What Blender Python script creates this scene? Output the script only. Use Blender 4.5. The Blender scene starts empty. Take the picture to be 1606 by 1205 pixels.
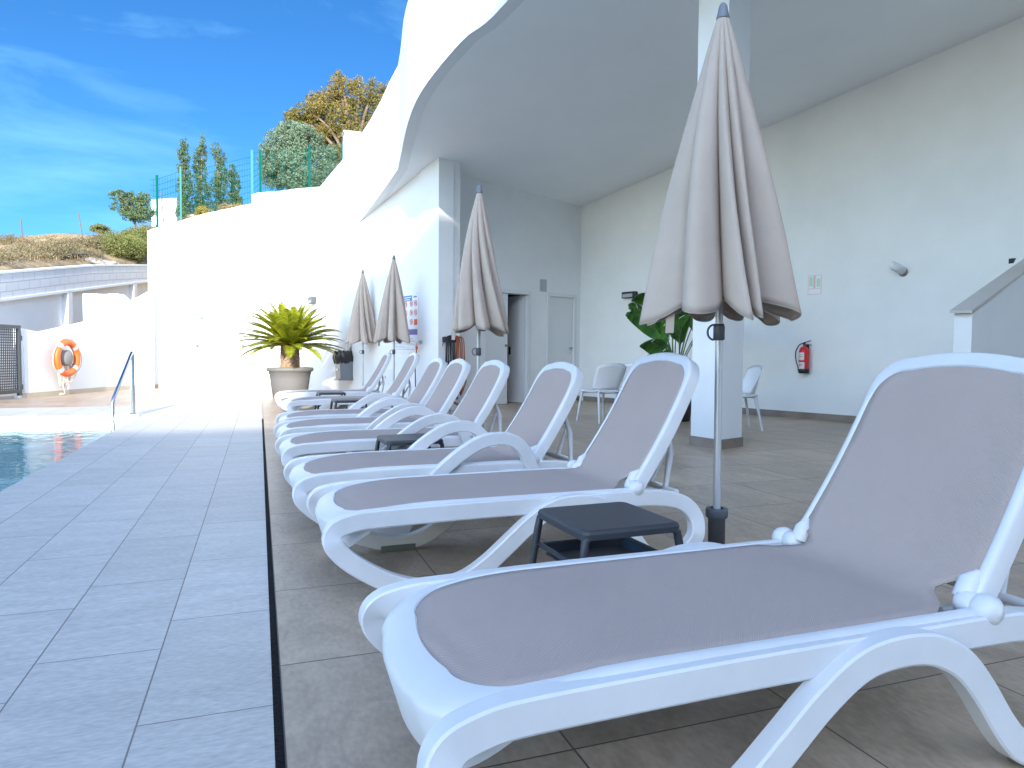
import bpy, bmesh, math, random
import numpy as np
from mathutils import Vector, Matrix, noise

SC = bpy.context.scene
COL = SC.collection
R = math.radians

# ------------------------------------------------------------------ camera
cam_d = bpy.data.cameras.new("camera")
cam = bpy.data.objects.new("camera", cam_d)
COL.objects.link(cam)
cam_d.sensor_width = 36.0
cam_d.lens = 1090.0 / 1606.0 * 36.0
cam_d.clip_start = 0.02
cam_d.clip_end = 2000.0
CAMR = ((0.94, -0.007, 0.342), (-0.342, -0.043, 0.939), (0.008, -0.999, -0.042))


def _cam_matrix():
    f, cx, cy = 1090.0, 803.0, 602.5
    d = np.array([406.5 - cx, 553 - cy, f]); d /= np.linalg.norm(d)
    v = np.array([600 - cx, 26230 - cy, f]); v /= np.linalg.norm(v)
    v = v - d * (v @ d); v /= np.linalg.norm(v)
    up = -v
    X = np.cross(d, up)
    if X[0] < 0:
        X = -X
    Rw = np.array([X, d, up])           # world = Rw @ (x right, y down, z forward)
    right, down, fwd = Rw[:, 0], Rw[:, 1], Rw[:, 2]
    m = Matrix(((right[0], -down[0], -fwd[0], 0), (right[1], -down[1], -fwd[1], 0),
                (right[2], -down[2], -fwd[2], 0.95), (0, 0, 0, 1)))
    return m


cam.matrix_world = _cam_matrix()
SC.camera = cam

# ------------------------------------------------------------------ sky, sun, exposure
SUN_AZ = R(11.2)      # light travels toward +Y and a little +X
SUN_EL = R(21.2)
world = bpy.data.worlds.new("World")
SC.world = world
world.use_nodes = True
wn, wl = world.node_tree.nodes, world.node_tree.links
bg = wn["Background"]
sky = wn.new("ShaderNodeTexSky")
sky.sky_type = 'NISHITA'
sky.sun_disc = False
sky.sun_elevation = SUN_EL
sky.sun_rotation = math.pi + SUN_AZ
sky.air_density = 1.0
sky.dust_density = 0.3
sky.ozone_density = 2.0
bg.inputs[1].default_value = 0.15
tc = wn.new("ShaderNodeTexCoord")
mp = wn.new("ShaderNodeMapping")
mp.inputs['Scale'].default_value = (1.6, 2.2, 6.0)
mp.inputs['Rotation'].default_value = (0.0, 0.35, 0.3)
nz = wn.new("ShaderNodeTexNoise")
nz.inputs['Scale'].default_value = 1.7
nz.inputs['Detail'].default_value = 7.0
nz.inputs['Roughness'].default_value = 0.58
nz.inputs['Distortion'].default_value = 0.5
cr = wn.new("ShaderNodeValToRGB")
cr.color_ramp.elements[0].position = 0.50
cr.color_ramp.elements[0].color = (0, 0, 0, 1)
cr.color_ramp.elements[1].position = 0.92
cr.color_ramp.elements[1].color = (0.75, 0.75, 0.75, 1)
hs = wn.new("ShaderNodeHueSaturation")
hs.inputs['Saturation'].default_value = 1.1
hs.inputs['Value'].default_value = 1.0
mx = wn.new("ShaderNodeMix"); mx.data_type = 'RGBA'
mx.inputs[7].default_value = (9.0, 8.6, 8.4, 1)
wl.new(tc.outputs['Generated'], mp.inputs[0])
wl.new(mp.outputs[0], nz.inputs[0])
wl.new(nz.outputs[0], cr.inputs[0])
wl.new(sky.outputs[0], hs.inputs['Color'])
wl.new(hs.outputs[0], mx.inputs[6])
wl.new(cr.outputs[0], mx.inputs[0])
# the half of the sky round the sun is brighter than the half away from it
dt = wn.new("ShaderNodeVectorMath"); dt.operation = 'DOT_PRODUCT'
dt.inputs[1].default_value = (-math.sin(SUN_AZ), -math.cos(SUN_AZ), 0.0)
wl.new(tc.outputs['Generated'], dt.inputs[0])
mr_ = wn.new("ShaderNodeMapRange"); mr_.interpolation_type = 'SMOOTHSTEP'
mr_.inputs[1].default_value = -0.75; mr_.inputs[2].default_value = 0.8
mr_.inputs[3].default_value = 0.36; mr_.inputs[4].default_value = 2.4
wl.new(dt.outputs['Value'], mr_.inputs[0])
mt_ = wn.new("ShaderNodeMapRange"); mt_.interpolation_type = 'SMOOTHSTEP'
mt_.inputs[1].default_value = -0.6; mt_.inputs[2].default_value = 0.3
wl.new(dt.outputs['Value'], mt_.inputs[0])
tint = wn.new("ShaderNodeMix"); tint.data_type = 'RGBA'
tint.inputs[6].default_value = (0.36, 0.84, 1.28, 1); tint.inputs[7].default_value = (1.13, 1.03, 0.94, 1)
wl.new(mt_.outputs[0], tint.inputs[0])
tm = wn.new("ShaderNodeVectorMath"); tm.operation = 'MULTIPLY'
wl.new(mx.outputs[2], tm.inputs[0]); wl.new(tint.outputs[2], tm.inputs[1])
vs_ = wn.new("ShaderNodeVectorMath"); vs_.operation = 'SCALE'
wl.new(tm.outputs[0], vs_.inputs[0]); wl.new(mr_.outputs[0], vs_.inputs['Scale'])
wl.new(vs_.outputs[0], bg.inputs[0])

sun_d = bpy.data.lights.new("sun", 'SUN')
sun_d.energy = 3.2
sun_d.angle = R(0.55)
sun_d.color = (1.0, 0.93, 0.82)
sun = bpy.data.objects.new("sun", sun_d)
COL.objects.link(sun)
ld = Vector((math.sin(SUN_AZ) * math.cos(SUN_EL), math.cos(SUN_AZ) * math.cos(SUN_EL), -math.sin(SUN_EL)))
sun.rotation_euler = ld.to_track_quat('-Z', 'Y').to_euler()
sun.location = (0, 0, 20)

SC.view_settings.view_transform = 'Standard'
SC.view_settings.look = 'None'
SC.view_settings.gamma = 1.0
SC.view_settings.exposure = 1.5
SC.render.engine = 'CYCLES'
SC.cycles.max_bounces = 8
SC.cycles.diffuse_bounces = 6
SC.cycles.transparent_max_bounces = 16
SC.cycles.caustics_reflective = False
SC.cycles.caustics_refractive = False
SC.cycles.use_denoising = True


# ------------------------------------------------------------------ pixel -> point helpers (survey of the place)
_M = np.array(cam.matrix_world)


def at(px, py, zc):
    c = np.array([(px - 803) * zc / 1090, -(py - 602.5) * zc / 1090, -zc, 1.0])
    return Vector((_M @ c)[:3])


def zat(px, py, x, y):
    "height seen at pixel row py above ground point x,y"
    a = at(px, py, 1.0); r = a - Vector((0, 0, .95))
    t = (r.x * x + r.y * y) / (r.x ** 2 + r.y ** 2)
    return .95 + r.z * t


def on_plane(px, py, A, B):
    r = at(px, py, 1.0) - Vector((0, 0, .95))
    nx, ny = -(B[1] - A[1]), (B[0] - A[0])
    t = (nx * A[0] + ny * A[1]) / (nx * r.x + ny * r.y)
    return Vector((0, 0, .95)) + r * t


def ground(px, py, z=0.0):
    r = at(px, py, 1.0) - Vector((0, 0, .95))
    return Vector((0, 0, .95)) + r * ((z - .95) / r.z)


# ------------------------------------------------------------------ materials
def mat(name, color, rough=0.6, metal=0.0, spec=0.5, noise_s=None, noise_a=0.0, bump=0.0, bump_s=None,
        coords='Object', sub=0.0):
    m = bpy.data.materials.new(name); m.use_nodes = True
    n, l = m.node_tree.nodes, m.node_tree.links
    b = n['Principled BSDF']
    b.inputs['Base Color'].default_value = (*color, 1)
    b.inputs['Roughness'].default_value = rough
    b.inputs['Metallic'].default_value = metal
    b.inputs['Specular IOR Level'].default_value = spec
    t = n.new('ShaderNodeTexCoord')
    if noise_s:
        x = n.new('ShaderNodeTexNoise'); x.inputs['Scale'].default_value = noise_s
        x.inputs['Detail'].default_value = 6; x.inputs['Roughness'].default_value = 0.6
        l.new(t.outputs[coords], x.inputs[0])
        r = n.new('ShaderNodeMapRange')
        r.inputs[1].default_value = 0.3; r.inputs[2].default_value = 0.7
        r.inputs[3].default_value = 1 - noise_a; r.inputs[4].default_value = 1 + noise_a
        l.new(x.outputs[0], r.inputs[0])
        v = n.new('ShaderNodeVectorMath'); v.operation = 'SCALE'
        v.inputs[0].default_value = color
        l.new(r.outputs[0], v.inputs['Scale'])
        l.new(v.outputs[0], b.inputs['Base Color'])
    if bump:
        x2 = n.new('ShaderNodeTexNoise'); x2.inputs['Scale'].default_value = bump_s or 40
        x2.inputs['Detail'].default_value = 5
        l.new(t.outputs[coords], x2.inputs[0])
        bp = n.new('ShaderNodeBump'); bp.inputs['Strength'].default_value = bump
        bp.inputs['Distance'].default_value = 0.01
        l.new(x2.outputs[0], bp.inputs['Height'])
        l.new(bp.outputs[0], b.inputs['Normal'])
    return m


def tile_mat(name, c1, c2, grout, sx, sy, x0, y0, shift, gap, rough, vein=0.5, streak=(1, 1, 1), tone=.06, spec=.35, speck=.5):
    "tiles sx by sy laid from x0,y0; every row (along x) shifted by `shift` along y"
    m = bpy.data.materials.new(name); m.use_nodes = True
    n, l = m.node_tree.nodes, m.node_tree.links
    b = n['Principled BSDF']

    def mt(op, a, bb=None, c=None):
        k = n.new('ShaderNodeMath'); k.operation = op
        for i, v in enumerate((a, bb, c)):
            if v is None: continue
            if isinstance(v, (int, float)): k.inputs[i].default_value = v
            else: l.new(v, k.inputs[i])
        return k.outputs[0]
    g = n.new('ShaderNodeNewGeometry')
    s = n.new('ShaderNodeSeparateXYZ'); l.new(g.outputs['Position'], s.inputs[0])
    u = mt('DIVIDE', mt('SUBTRACT', s.outputs[0], x0), sx)
    row = mt('FLOOR', u)
    v = mt('DIVIDE', mt('SUBTRACT', mt('SUBTRACT', s.outputs[1], y0), mt('MULTIPLY', row, -shift)), sy)
    colr = mt('FLOOR', v)
    fu = mt('SUBTRACT', u, row); fv = mt('SUBTRACT', v, colr)
    du = mt('MULTIPLY', mt('MINIMUM', fu, mt('SUBTRACT', 1, fu)), sx)
    dv = mt('MULTIPLY', mt('MINIMUM', fv, mt('SUBTRACT', 1, fv)), sy)
    d = mt('MINIMUM', du, dv)
    mr = n.new('ShaderNodeMapRange'); mr.interpolation_type = 'SMOOTHSTEP'
    l.new(d, mr.inputs[0]); mr.inputs[1].default_value = gap * .5; mr.inputs[2].default_value = gap * 1.1
    mr.inputs[3].default_value = 0; mr.inputs[4].default_value = 1
    # per tile random
    cb = n.new('ShaderNodeCombineXYZ'); l.new(row, cb.inputs[0]); l.new(colr, cb.inputs[1])
    wn_ = n.new('ShaderNodeTexWhiteNoise'); wn_.noise_dimensions = '3D'; l.new(cb.outputs[0], wn_.inputs[0])
    off = n.new('ShaderNodeVectorMath'); off.operation = 'MULTIPLY_ADD'
    l.new(wn_.outputs['Color'], off.inputs[0]); off.inputs[1].default_value = (31, 17, 9)
    l.new(g.outputs['Position'], off.inputs[2])
    sc = n.new('ShaderNodeVectorMath'); sc.operation = 'MULTIPLY'
    l.new(off.outputs[0], sc.inputs[0]); sc.inputs[1].default_value = streak
    nz1 = n.new('ShaderNodeTexNoise'); nz1.inputs['Scale'].default_value = 2.4; nz1.inputs['Detail'].default_value = 8
    nz1.inputs['Roughness'].default_value = .62; nz1.inputs['Distortion'].default_value = 1.2
    l.new(sc.outputs[0], nz1.inputs[0])
    nz2 = n.new('ShaderNodeTexNoise'); nz2.inputs['Scale'].default_value = 38; nz2.inputs['Detail'].default_value = 4
    l.new(sc.outputs[0], nz2.inputs[0])
    fac = mt('ADD', mt('MULTIPLY', mt('SUBTRACT', nz1.outputs[0], .5), 2.4 * vein), mt('MULTIPLY', mt('SUBTRACT', nz2.outputs[0], .5), speck))
    fac = mt('ADD', fac, .5)
    m1 = n.new('ShaderNodeMix'); m1.data_type = 'RGBA'
    m1.inputs[6].default_value = (*c1, 1); m1.inputs[7].default_value = (*c2, 1)
    m1.clamp_factor = True
    l.new(fac, m1.inputs[0])
    tn = mt('ADD', mt('MULTIPLY', wn_.outputs['Value'], tone * 2), 1 - tone)
    v1 = n.new('ShaderNodeVectorMath'); v1.operation = 'SCALE'
    l.new(m1.outputs[2], v1.inputs[0]); l.new(tn, v1.inputs['Scale'])
    m2 = n.new('ShaderNodeMix'); m2.data_type = 'RGBA'
    m2.inputs[6].default_value = (*grout, 1)
    l.new(v1.outputs[0], m2.inputs[7]); l.new(mr.outputs[0], m2.inputs[0])
    l.new(m2.outputs[2], b.inputs['Base Color'])
    rr = mt('ADD', mt('MULTIPLY', nz1.outputs[0], .25), rough - .12)
    l.new(rr, b.inputs['Roughness'])
    b.inputs['Specular IOR Level'].default_value = spec
    bp = n.new('ShaderNodeBump'); bp.inputs['Strength'].default_value = .5; bp.inputs['Distance'].default_value = .004
    h = mt('ADD', mt('MULTIPLY', nz2.outputs[0], .25), mt('ADD', mt('MULTIPLY', nz1.outputs[0], .3), mr.outputs[0]))
    l.new(h, bp.inputs['Height']); l.new(bp.outputs[0], b.inputs['Normal'])
    return m


def leaf_mat(name, c1, c2, scale=2.0, rough=.5, trans=.25):
    m = bpy.data.materials.new(name); m.use_nodes = True
    n, l = m.node_tree.nodes, m.node_tree.links
    b = n['Principled BSDF']
    g = n.new('ShaderNodeNewGeometry')
    x = n.new('ShaderNodeTexNoise'); x.inputs['Scale'].default_value = scale; x.inputs['Detail'].default_value = 5
    l.new(g.outputs['Position'], x.inputs[0])
    a = n.new('ShaderNodeMath'); a.operation = 'MULTIPLY_ADD'
    l.new(g.outputs['Random Per Island'], a.inputs[0]); a.inputs[1].default_value = .55
    l.new(x.outputs[0], a.inputs[2])
    r = n.new('ShaderNodeMapRange'); l.new(a.outputs[0], r.inputs[0])
    r.inputs[1].default_value = .45; r.inputs[2].default_value = 1.1
    mm = n.new('ShaderNodeMix'); mm.data_type = 'RGBA'
    mm.inputs[6].default_value = (*c1, 1); mm.inputs[7].default_value = (*c2, 1)
    l.new(r.outputs[0], mm.inputs[0]); l.new(mm.outputs[2], b.inputs['Base Color'])
    b.inputs['Roughness'].default_value = rough
    b.inputs['Specular IOR Level'].default_value = .3
    tr = n.new('ShaderNodeBsdfTranslucent'); l.new(mm.outputs[2], tr.inputs[0])
    ms = n.new('ShaderNodeMixShader'); ms.inputs[0].default_value = trans
    l.new(b.outputs[0], ms.inputs[1]); l.new(tr.outputs[0], ms.inputs[2])
    l.new(ms.outputs[0], n['Material Output'].inputs[0])
    return m


M = {}
M['render'] = mat('white_render', (.755, .775, .785), .75, noise_s=1.6, noise_a=.035, bump=.2, bump_s=60)
M['ceiling'] = mat('ceiling_render', (.88, .89, .90), .8, noise_s=.7, noise_a=.03, bump=.08, bump_s=50)
M['plastic'] = mat('white_plastic', (.60, .61, .63), .36, spec=.5, noise_s=7, noise_a=.045, bump=.03, bump_s=120)
M['plastic_grey'] = mat('grey_plastic', (.33, .33, .34), .5)
M['pad'] = mat('pad_rubber', (.12, .13, .12), .7)
M['anthracite'] = mat('anthracite_plastic', (.030, .034, .042), .45, bump=.1, bump_s=220)
M['canopy'] = mat('canopy_cloth', (.47, .395, .335), .9, spec=.1, noise_s=5, noise_a=.05, bump=.25, bump_s=420)
M['canopy_hem'] = mat('canopy_hem', (.50, .44, .39), .9, spec=.1)
M['alu'] = mat('painted_aluminium', (.48, .50, .52), .35, metal=.35)
M['steel'] = mat('polished_steel', (.55, .57, .60), .18, metal=1.0)
M['dark_grey'] = mat('dark_grey_plastic', (.07, .08, .095), .5)
M['finial'] = mat('finial_grey', (.16, .18, .21), .5)
M['gate'] = mat('gate_paint', (.045, .055, .065), .45)
M['orange'] = mat('orange_foam', (.82, .16, .03), .5, noise_s=6, noise_a=.06)
M['silver'] = mat('reflective_tape', (.50, .56, .58), .35)
M['rope'] = mat('white_rope', (.62, .60, .55), .9)
M['skirting'] = mat('skirting_tile', (.23, .19, .16), .5, noise_s=3, noise_a=.18)
M['capstone'] = mat('capstone', (.50, .47, .43), .7, noise_s=4, noise_a=.06)
M['door'] = mat('door_paint', (.68, .70, .71), .45)
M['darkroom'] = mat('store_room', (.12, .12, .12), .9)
M['grille'] = mat('grille_grey', (.25, .25, .24), .6)
M['black'] = mat('black_plastic', (.015, .015, .018), .45)
M['lens'] = mat('lamp_lens', (.35, .38, .42), .25)
M['hose_orange'] = mat('orange_hose', (.30, .075, .03), .5)
M['hose_black'] = mat('black_hose', (.012, .014, .02), .45)
M['red'] = mat('extinguisher_red', (.62, .02, .025), .25)
M['paper'] = mat('paper_label', (.62, .60, .62), .6)
M['pink'] = mat('pink_print', (.72, .45, .52), .7)
M['palegreen'] = mat('green_print', (.45, .68, .50), .7)
M['signwhite'] = mat('sign_white', (.76, .77, .79), .4)
M['signblue'] = mat('sign_blue', (.03, .20, .42), .4)
M['signred'] = mat('sign_red', (.60, .05, .05), .4)
M['signorange'] = mat('sign_orange', (.75, .10, .04), .4)
M['signpurple'] = mat('sign_purple', (.16, .13, .36), .4)
M['signgrey'] = mat('sign_text_grey', (.25, .26, .28), .5)
M['green_metal'] = mat('green_metal', (.0, .085, .068), .85, spec=.1)
M['green_pale'] = mat('pale_green_metal', (.05, .20, .19), .85, spec=.1)
M['pot'] = mat('grey_plant_pot', (.155, .153, .15), .6, noise_s=3, noise_a=.06, bump=.06)
M['soil'] = mat('straw_mulch', (.38, .25, .12), .95, noise_s=30, noise_a=.4, bump=.8, bump_s=60)
M['wicker'] = mat('dark_pot', (.05, .05, .055), .6)
M['bark'] = mat('bark', (.16, .12, .09), .9, noise_s=8, noise_a=.3, bump=.6, bump_s=25)
M['cycadbark'] = mat('cycad_bark', (.30, .22, .15), .95, noise_s=22, noise_a=.55, bump=.6, bump_s=30)
M['frond'] = leaf_mat('cycad_leaf', (.09, .14, .012), (.44, .44, .03), 3.0, .35, .2)
M['bananaleaf'] = leaf_mat('broad_leaf', (.02, .085, .02), (.09, .23, .04), 2.0, .3, .15)
M['stem'] = mat('green_stem', (.10, .17, .03), .5)
M['euc'] = leaf_mat('eucalyptus_leaf', (.05, .10, .045), (.17, .24, .11), .8)
M['greyleaf'] = leaf_mat('grey_green_leaf', (.075, .125, .085), (.24, .33, .21), .9)
M['ochreleaf'] = leaf_mat('ochre_leaf', (.08, .10, .025), (.29, .21, .055), .6)
M['shrubleaf'] = leaf_mat('shrub_leaf', (.10, .13, .035), (.26, .27, .09), .8)
M['dry'] = leaf_mat('dry_grass', (.20, .14, .075), (.46, .34, .17), .5, .8, .2)
M['yellowbush'] = leaf_mat('yellow_bush', (.24, .20, .03), (.50, .38, .06), 1.2)
M['scrub'] = leaf_mat('brown_scrub', (.11, .095, .05), (.27, .225, .13), .6, .85, .15)
M['rock'] = mat('pale_rock', (.28, .25, .22), .9, noise_s=2, noise_a=.25, bump=.9, bump_s=5)
M['wood'] = mat('old_post', (.13, .10, .08), .9)
M['beige'] = mat('coping_stone', (.46, .40, .32), .6, noise_s=3, noise_a=.1)
M['poolwhite'] = mat('pool_wall_tile', (.62, .82, .84), .4)
M['bag'] = mat('bin_bag', (.02, .02, .024), .35, bump=.4, bump_s=30)
M['bin'] = mat('bin_metal', (.20, .22, .24), .4, metal=.5)
M['brass'] = mat('tap_brass', (.42, .40, .36), .3, metal=1)
M['gravel'] = mat('channel_gravel', (.010, .010, .011), .8, noise_s=90, noise_a=.9, bump=1, bump_s=120)
M['grey_tile'] = tile_mat('grey_tile', (.38, .36, .335), (.60, .57, .53), (.19, .17, .15), .347, .738, .047, 2.19, -.246,
                          .0027, .55, vein=.55, streak=(.9, 2.8, 1), tone=.05, speck=1.5)
M['brown_tile'] = tile_mat('brown_tile', (.27, .20, .14), (.50, .39, .29), (.07, .06, .05), .655, .70, .052, 2.185, 0.0,
                           .0032, .42, vein=.85, streak=(1.6, .8, 1), tone=.08, spec=.4, speck=.9)


def sling_material():
    m = mat('sling_mesh', (.385, .315, .285), .7, spec=.25, noise_s=2.5, noise_a=.03)
    n, l = m.node_tree.nodes, m.node_tree.links
    b = n['Principled BSDF']
    t = n.new('ShaderNodeTexCoord'); s = n.new('ShaderNodeSeparateXYZ'); l.new(t.outputs['UV'], s.inputs[0])

    def w(o, f):
        a = n.new('ShaderNodeMath'); a.operation = 'MULTIPLY'; l.new(o, a.inputs[0]); a.inputs[1].default_value = f
        k = n.new('ShaderNodeMath'); k.operation = 'SINE'; l.new(a.outputs[0], k.inputs[0]); return k.outputs[0]
    a = n.new('ShaderNodeMath'); a.operation = 'MULTIPLY'
    l.new(w(s.outputs[0], 1050), a.inputs[0]); l.new(w(s.outputs[1], 820), a.inputs[1])
    bp = n.new('ShaderNodeBump'); bp.inputs['Strength'].default_value = .35; bp.inputs['Distance'].default_value = .0015
    l.new(a.outputs[0], bp.inputs['Height']); l.new(bp.outputs[0], b.inputs['Normal'])
    src = b.inputs['Base Color'].links[0].from_socket
    r = n.new('ShaderNodeMapRange'); l.new(a.outputs[0], r.inputs[0])
    r.inputs[1].default_value = -1; r.inputs[2].default_value = 1; r.inputs[3].default_value = .86; r.inputs[4].default_value = 1.1
    v = n.new('ShaderNodeVectorMath'); v.operation = 'SCALE'
    l.new(src, v.inputs[0]); l.new(r.outputs[0], v.inputs['Scale']); l.new(v.outputs[0], b.inputs['Base Color'])
    return m


M['sling'] = sling_material()


def perforated():
    m = mat('perforated_white', (.78, .79, .81), .35)
    n, l = m.node_tree.nodes, m.node_tree.links
    b = n['Principled BSDF']
    t = n.new('ShaderNodeTexCoord')
    vo = n.new('ShaderNodeTexVoronoi'); vo.inputs['Scale'].default_value = 58; vo.inputs['Randomness'].default_value = .1
    l.new(t.outputs['Object'], vo.inputs[0])
    k = n.new('ShaderNodeMath'); k.operation = 'LESS_THAN'; l.new(vo.outputs['Distance'], k.inputs[0]); k.inputs[1].default_value = .26
    tr = n.new('ShaderNodeBsdfTransparent'); ms = n.new('ShaderNodeMixShader')
    l.new(k.outputs[0], ms.inputs[0]); l.new(b.outputs[0], ms.inputs[1]); l.new(tr.outputs[0], ms.inputs[2])
    l.new(ms.outputs[0], n['Material Output'].inputs[0])
    return m


M['perf'] = perforated()


def gate_mesh():
    m = mat('punched_sheet', (.045, .055, .065), .5)
    n, l = m.node_tree.nodes, m.node_tree.links
    b = n['Principled BSDF']
    t = n.new('ShaderNodeTexCoord'); s = n.new('ShaderNodeSeparateXYZ'); l.new(t.outputs['Object'], s.inputs[0])
    out = []
    for o in (s.outputs[0], s.outputs[2]):
        a = n.new('ShaderNodeMath'); a.operation = 'MULTIPLY'; l.new(o, a.inputs[0]); a.inputs[1].default_value = 1 / .05
        f = n.new('ShaderNodeMath'); f.operation = 'FRACT'; l.new(a.outputs[0], f.inputs[0])
        k = n.new('ShaderNodeMath'); k.operation = 'LESS_THAN'; l.new(f.outputs[0], k.inputs[0]); k.inputs[1].default_value = .62
        out.append(k.outputs[0])
    a = n.new('ShaderNodeMath'); a.operation = 'MULTIPLY'; l.new(out[0], a.inputs[0]); l.new(out[1], a.inputs[1])
    tr = n.new('ShaderNodeBsdfTransparent'); ms = n.new('ShaderNodeMixShader')
    l.new(a.outputs[0], ms.inputs[0]); l.new(b.outputs[0], ms.inputs[1]); l.new(tr.outputs[0], ms.inputs[2])
    l.new(ms.outputs[0], n['Material Output'].inputs[0])
    return m


M['gatemesh'] = gate_mesh()


def water_material():
    m = bpy.data.materials.new('pool_water'); m.use_nodes = True
    n, l = m.node_tree.nodes, m.node_tree.links
    n.remove(n['Principled BSDF'])
    gl = n.new('ShaderNodeBsdfGlossy'); gl.inputs['Roughness'].default_value = .02
    tr = n.new('ShaderNodeBsdfTransparent'); tr.inputs[0].default_value = (.70, .98, .99, 1)
    fr = n.new('ShaderNodeFresnel'); fr.inputs[0].default_value = 1.33
    ms = n.new('ShaderNodeMixShader')
    g = n.new('ShaderNodeNewGeometry')
    x = n.new('ShaderNodeTexNoise'); x.inputs['Scale'].default_value = 5.0; x.inputs['Detail'].default_value = 3
    x.inputs['Distortion'].default_value = .6
    l.new(g.outputs['Position'], x.inputs[0])
    bp = n.new('ShaderNodeBump'); bp.inputs['Strength'].default_value = .35; bp.inputs['Distance'].default_value = .02
    l.new(x.outputs[0], bp.inputs['Height'])
    l.new(bp.outputs[0], gl.inputs['Normal']); l.new(bp.outputs[0], fr.inputs['Normal'])
    l.new(fr.outputs[0], ms.inputs[0]); l.new(tr.outputs[0], ms.inputs[1]); l.new(gl.outputs[0], ms.inputs[2])
    l.new(ms.outputs[0], n['Material Output'].inputs[0])
    return m


M['water'] = water_material()


def pool_floor_material():
    m = mat('pool_mosaic', (.10, .60, .66), .4)
    n, l = m.node_tree.nodes, m.node_tree.links
    b = n['Principled BSDF']
    g = n.new('ShaderNodeNewGeometry')
    br = n.new('ShaderNodeTexBrick'); br.offset = 0
    br.inputs['Scale'].default_value = 1; br.inputs['Brick Width'].default_value = .05; br.inputs['Row Height'].default_value = .05
    br.inputs['Mortar Size'].default_value = .003
    br.inputs['Color1'].default_value = (.30, .86, .90, 1); br.inputs['Color2'].default_value = (.42, .92, .93, 1)
    br.inputs['Mortar'].default_value = (.60, .88, .90, 1)
    l.new(g.outputs['Position'], br.inputs[0]); l.new(br.outputs[0], b.inputs['Base Color'])
    return m


M['mosaic'] = pool_floor_material()


def block_material():
    m = mat('painted_block', (.62, .635, .66), .8)
    n, l = m.node_tree.nodes, m.node_tree.links
    b = n['Principled BSDF']
    t = n.new('ShaderNodeTexCoord')
    br = n.new('ShaderNodeTexBrick'); br.offset = .5
    br.inputs['Scale'].default_value = 1; br.inputs['Brick Width'].default_value = .45; br.inputs['Row Height'].default_value = .215
    br.inputs['Mortar Size'].default_value = .008
    br.inputs['Color1'].default_value = (.64, .65, .67, 1); br.inputs['Color2'].default_value = (.60, .615, .64, 1)
    br.inputs['Mortar'].default_value = (.42, .43, .45, 1)
    l.new(t.outputs['UV'], br.inputs[0]); l.new(br.outputs[0], b.inputs['Base Color'])
    bp = n.new('ShaderNodeBump'); bp.inputs['Strength'].default_value = .8; bp.inputs['Distance'].default_value = .01; bp.invert = True
    l.new(br.outputs['Fac'], bp.inputs['Height']); l.new(bp.outputs[0], b.inputs['Normal'])
    return m


M['block'] = block_material()


def hill_material():
    m = bpy.data.materials.new('dry_hillside'); m.use_nodes = True
    n, l = m.node_tree.nodes, m.node_tree.links
    b = n['Principled BSDF']; b.inputs['Roughness'].default_value = .95
    g = n.new('ShaderNodeNewGeometry')
    x = n.new('ShaderNodeTexNoise'); x.inputs['Scale'].default_value = .55; x.inputs['Detail'].default_value = 9
    x.inputs['Roughness'].default_value = .68
    l.new(g.outputs['Position'], x.inputs[0])
    r = n.new('ShaderNodeValToRGB')
    e = r.color_ramp.elements
    e[0].position = .30; e[0].color = (.13, .10, .06, 1)
    e[1].position = .72; e[1].color = (.42, .36, .28, 1)
    a = e.new(.45); a.color = (.25, .185, .11, 1)
    a = e.new(.58); a.color = (.34, .26, .16, 1)
    l.new(x.outputs[0], r.inputs[0]); l.new(r.outputs[0], b.inputs['Base Color'])
    x2 = n.new('ShaderNodeTexNoise'); x2.inputs['Scale'].default_value = 5; x2.inputs['Detail'].default_value = 8
    l.new(g.outputs['Position'], x2.inputs[0])
    bp = n.new('ShaderNodeBump'); bp.inputs['Strength'].default_value = .7; bp.inputs['Distance'].default_value = .08
    l.new(x2.outputs[0], bp.inputs['Height']); l.new(bp.outputs[0], b.inputs['Normal'])
    return m


M['hill'] = hill_material()


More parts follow.
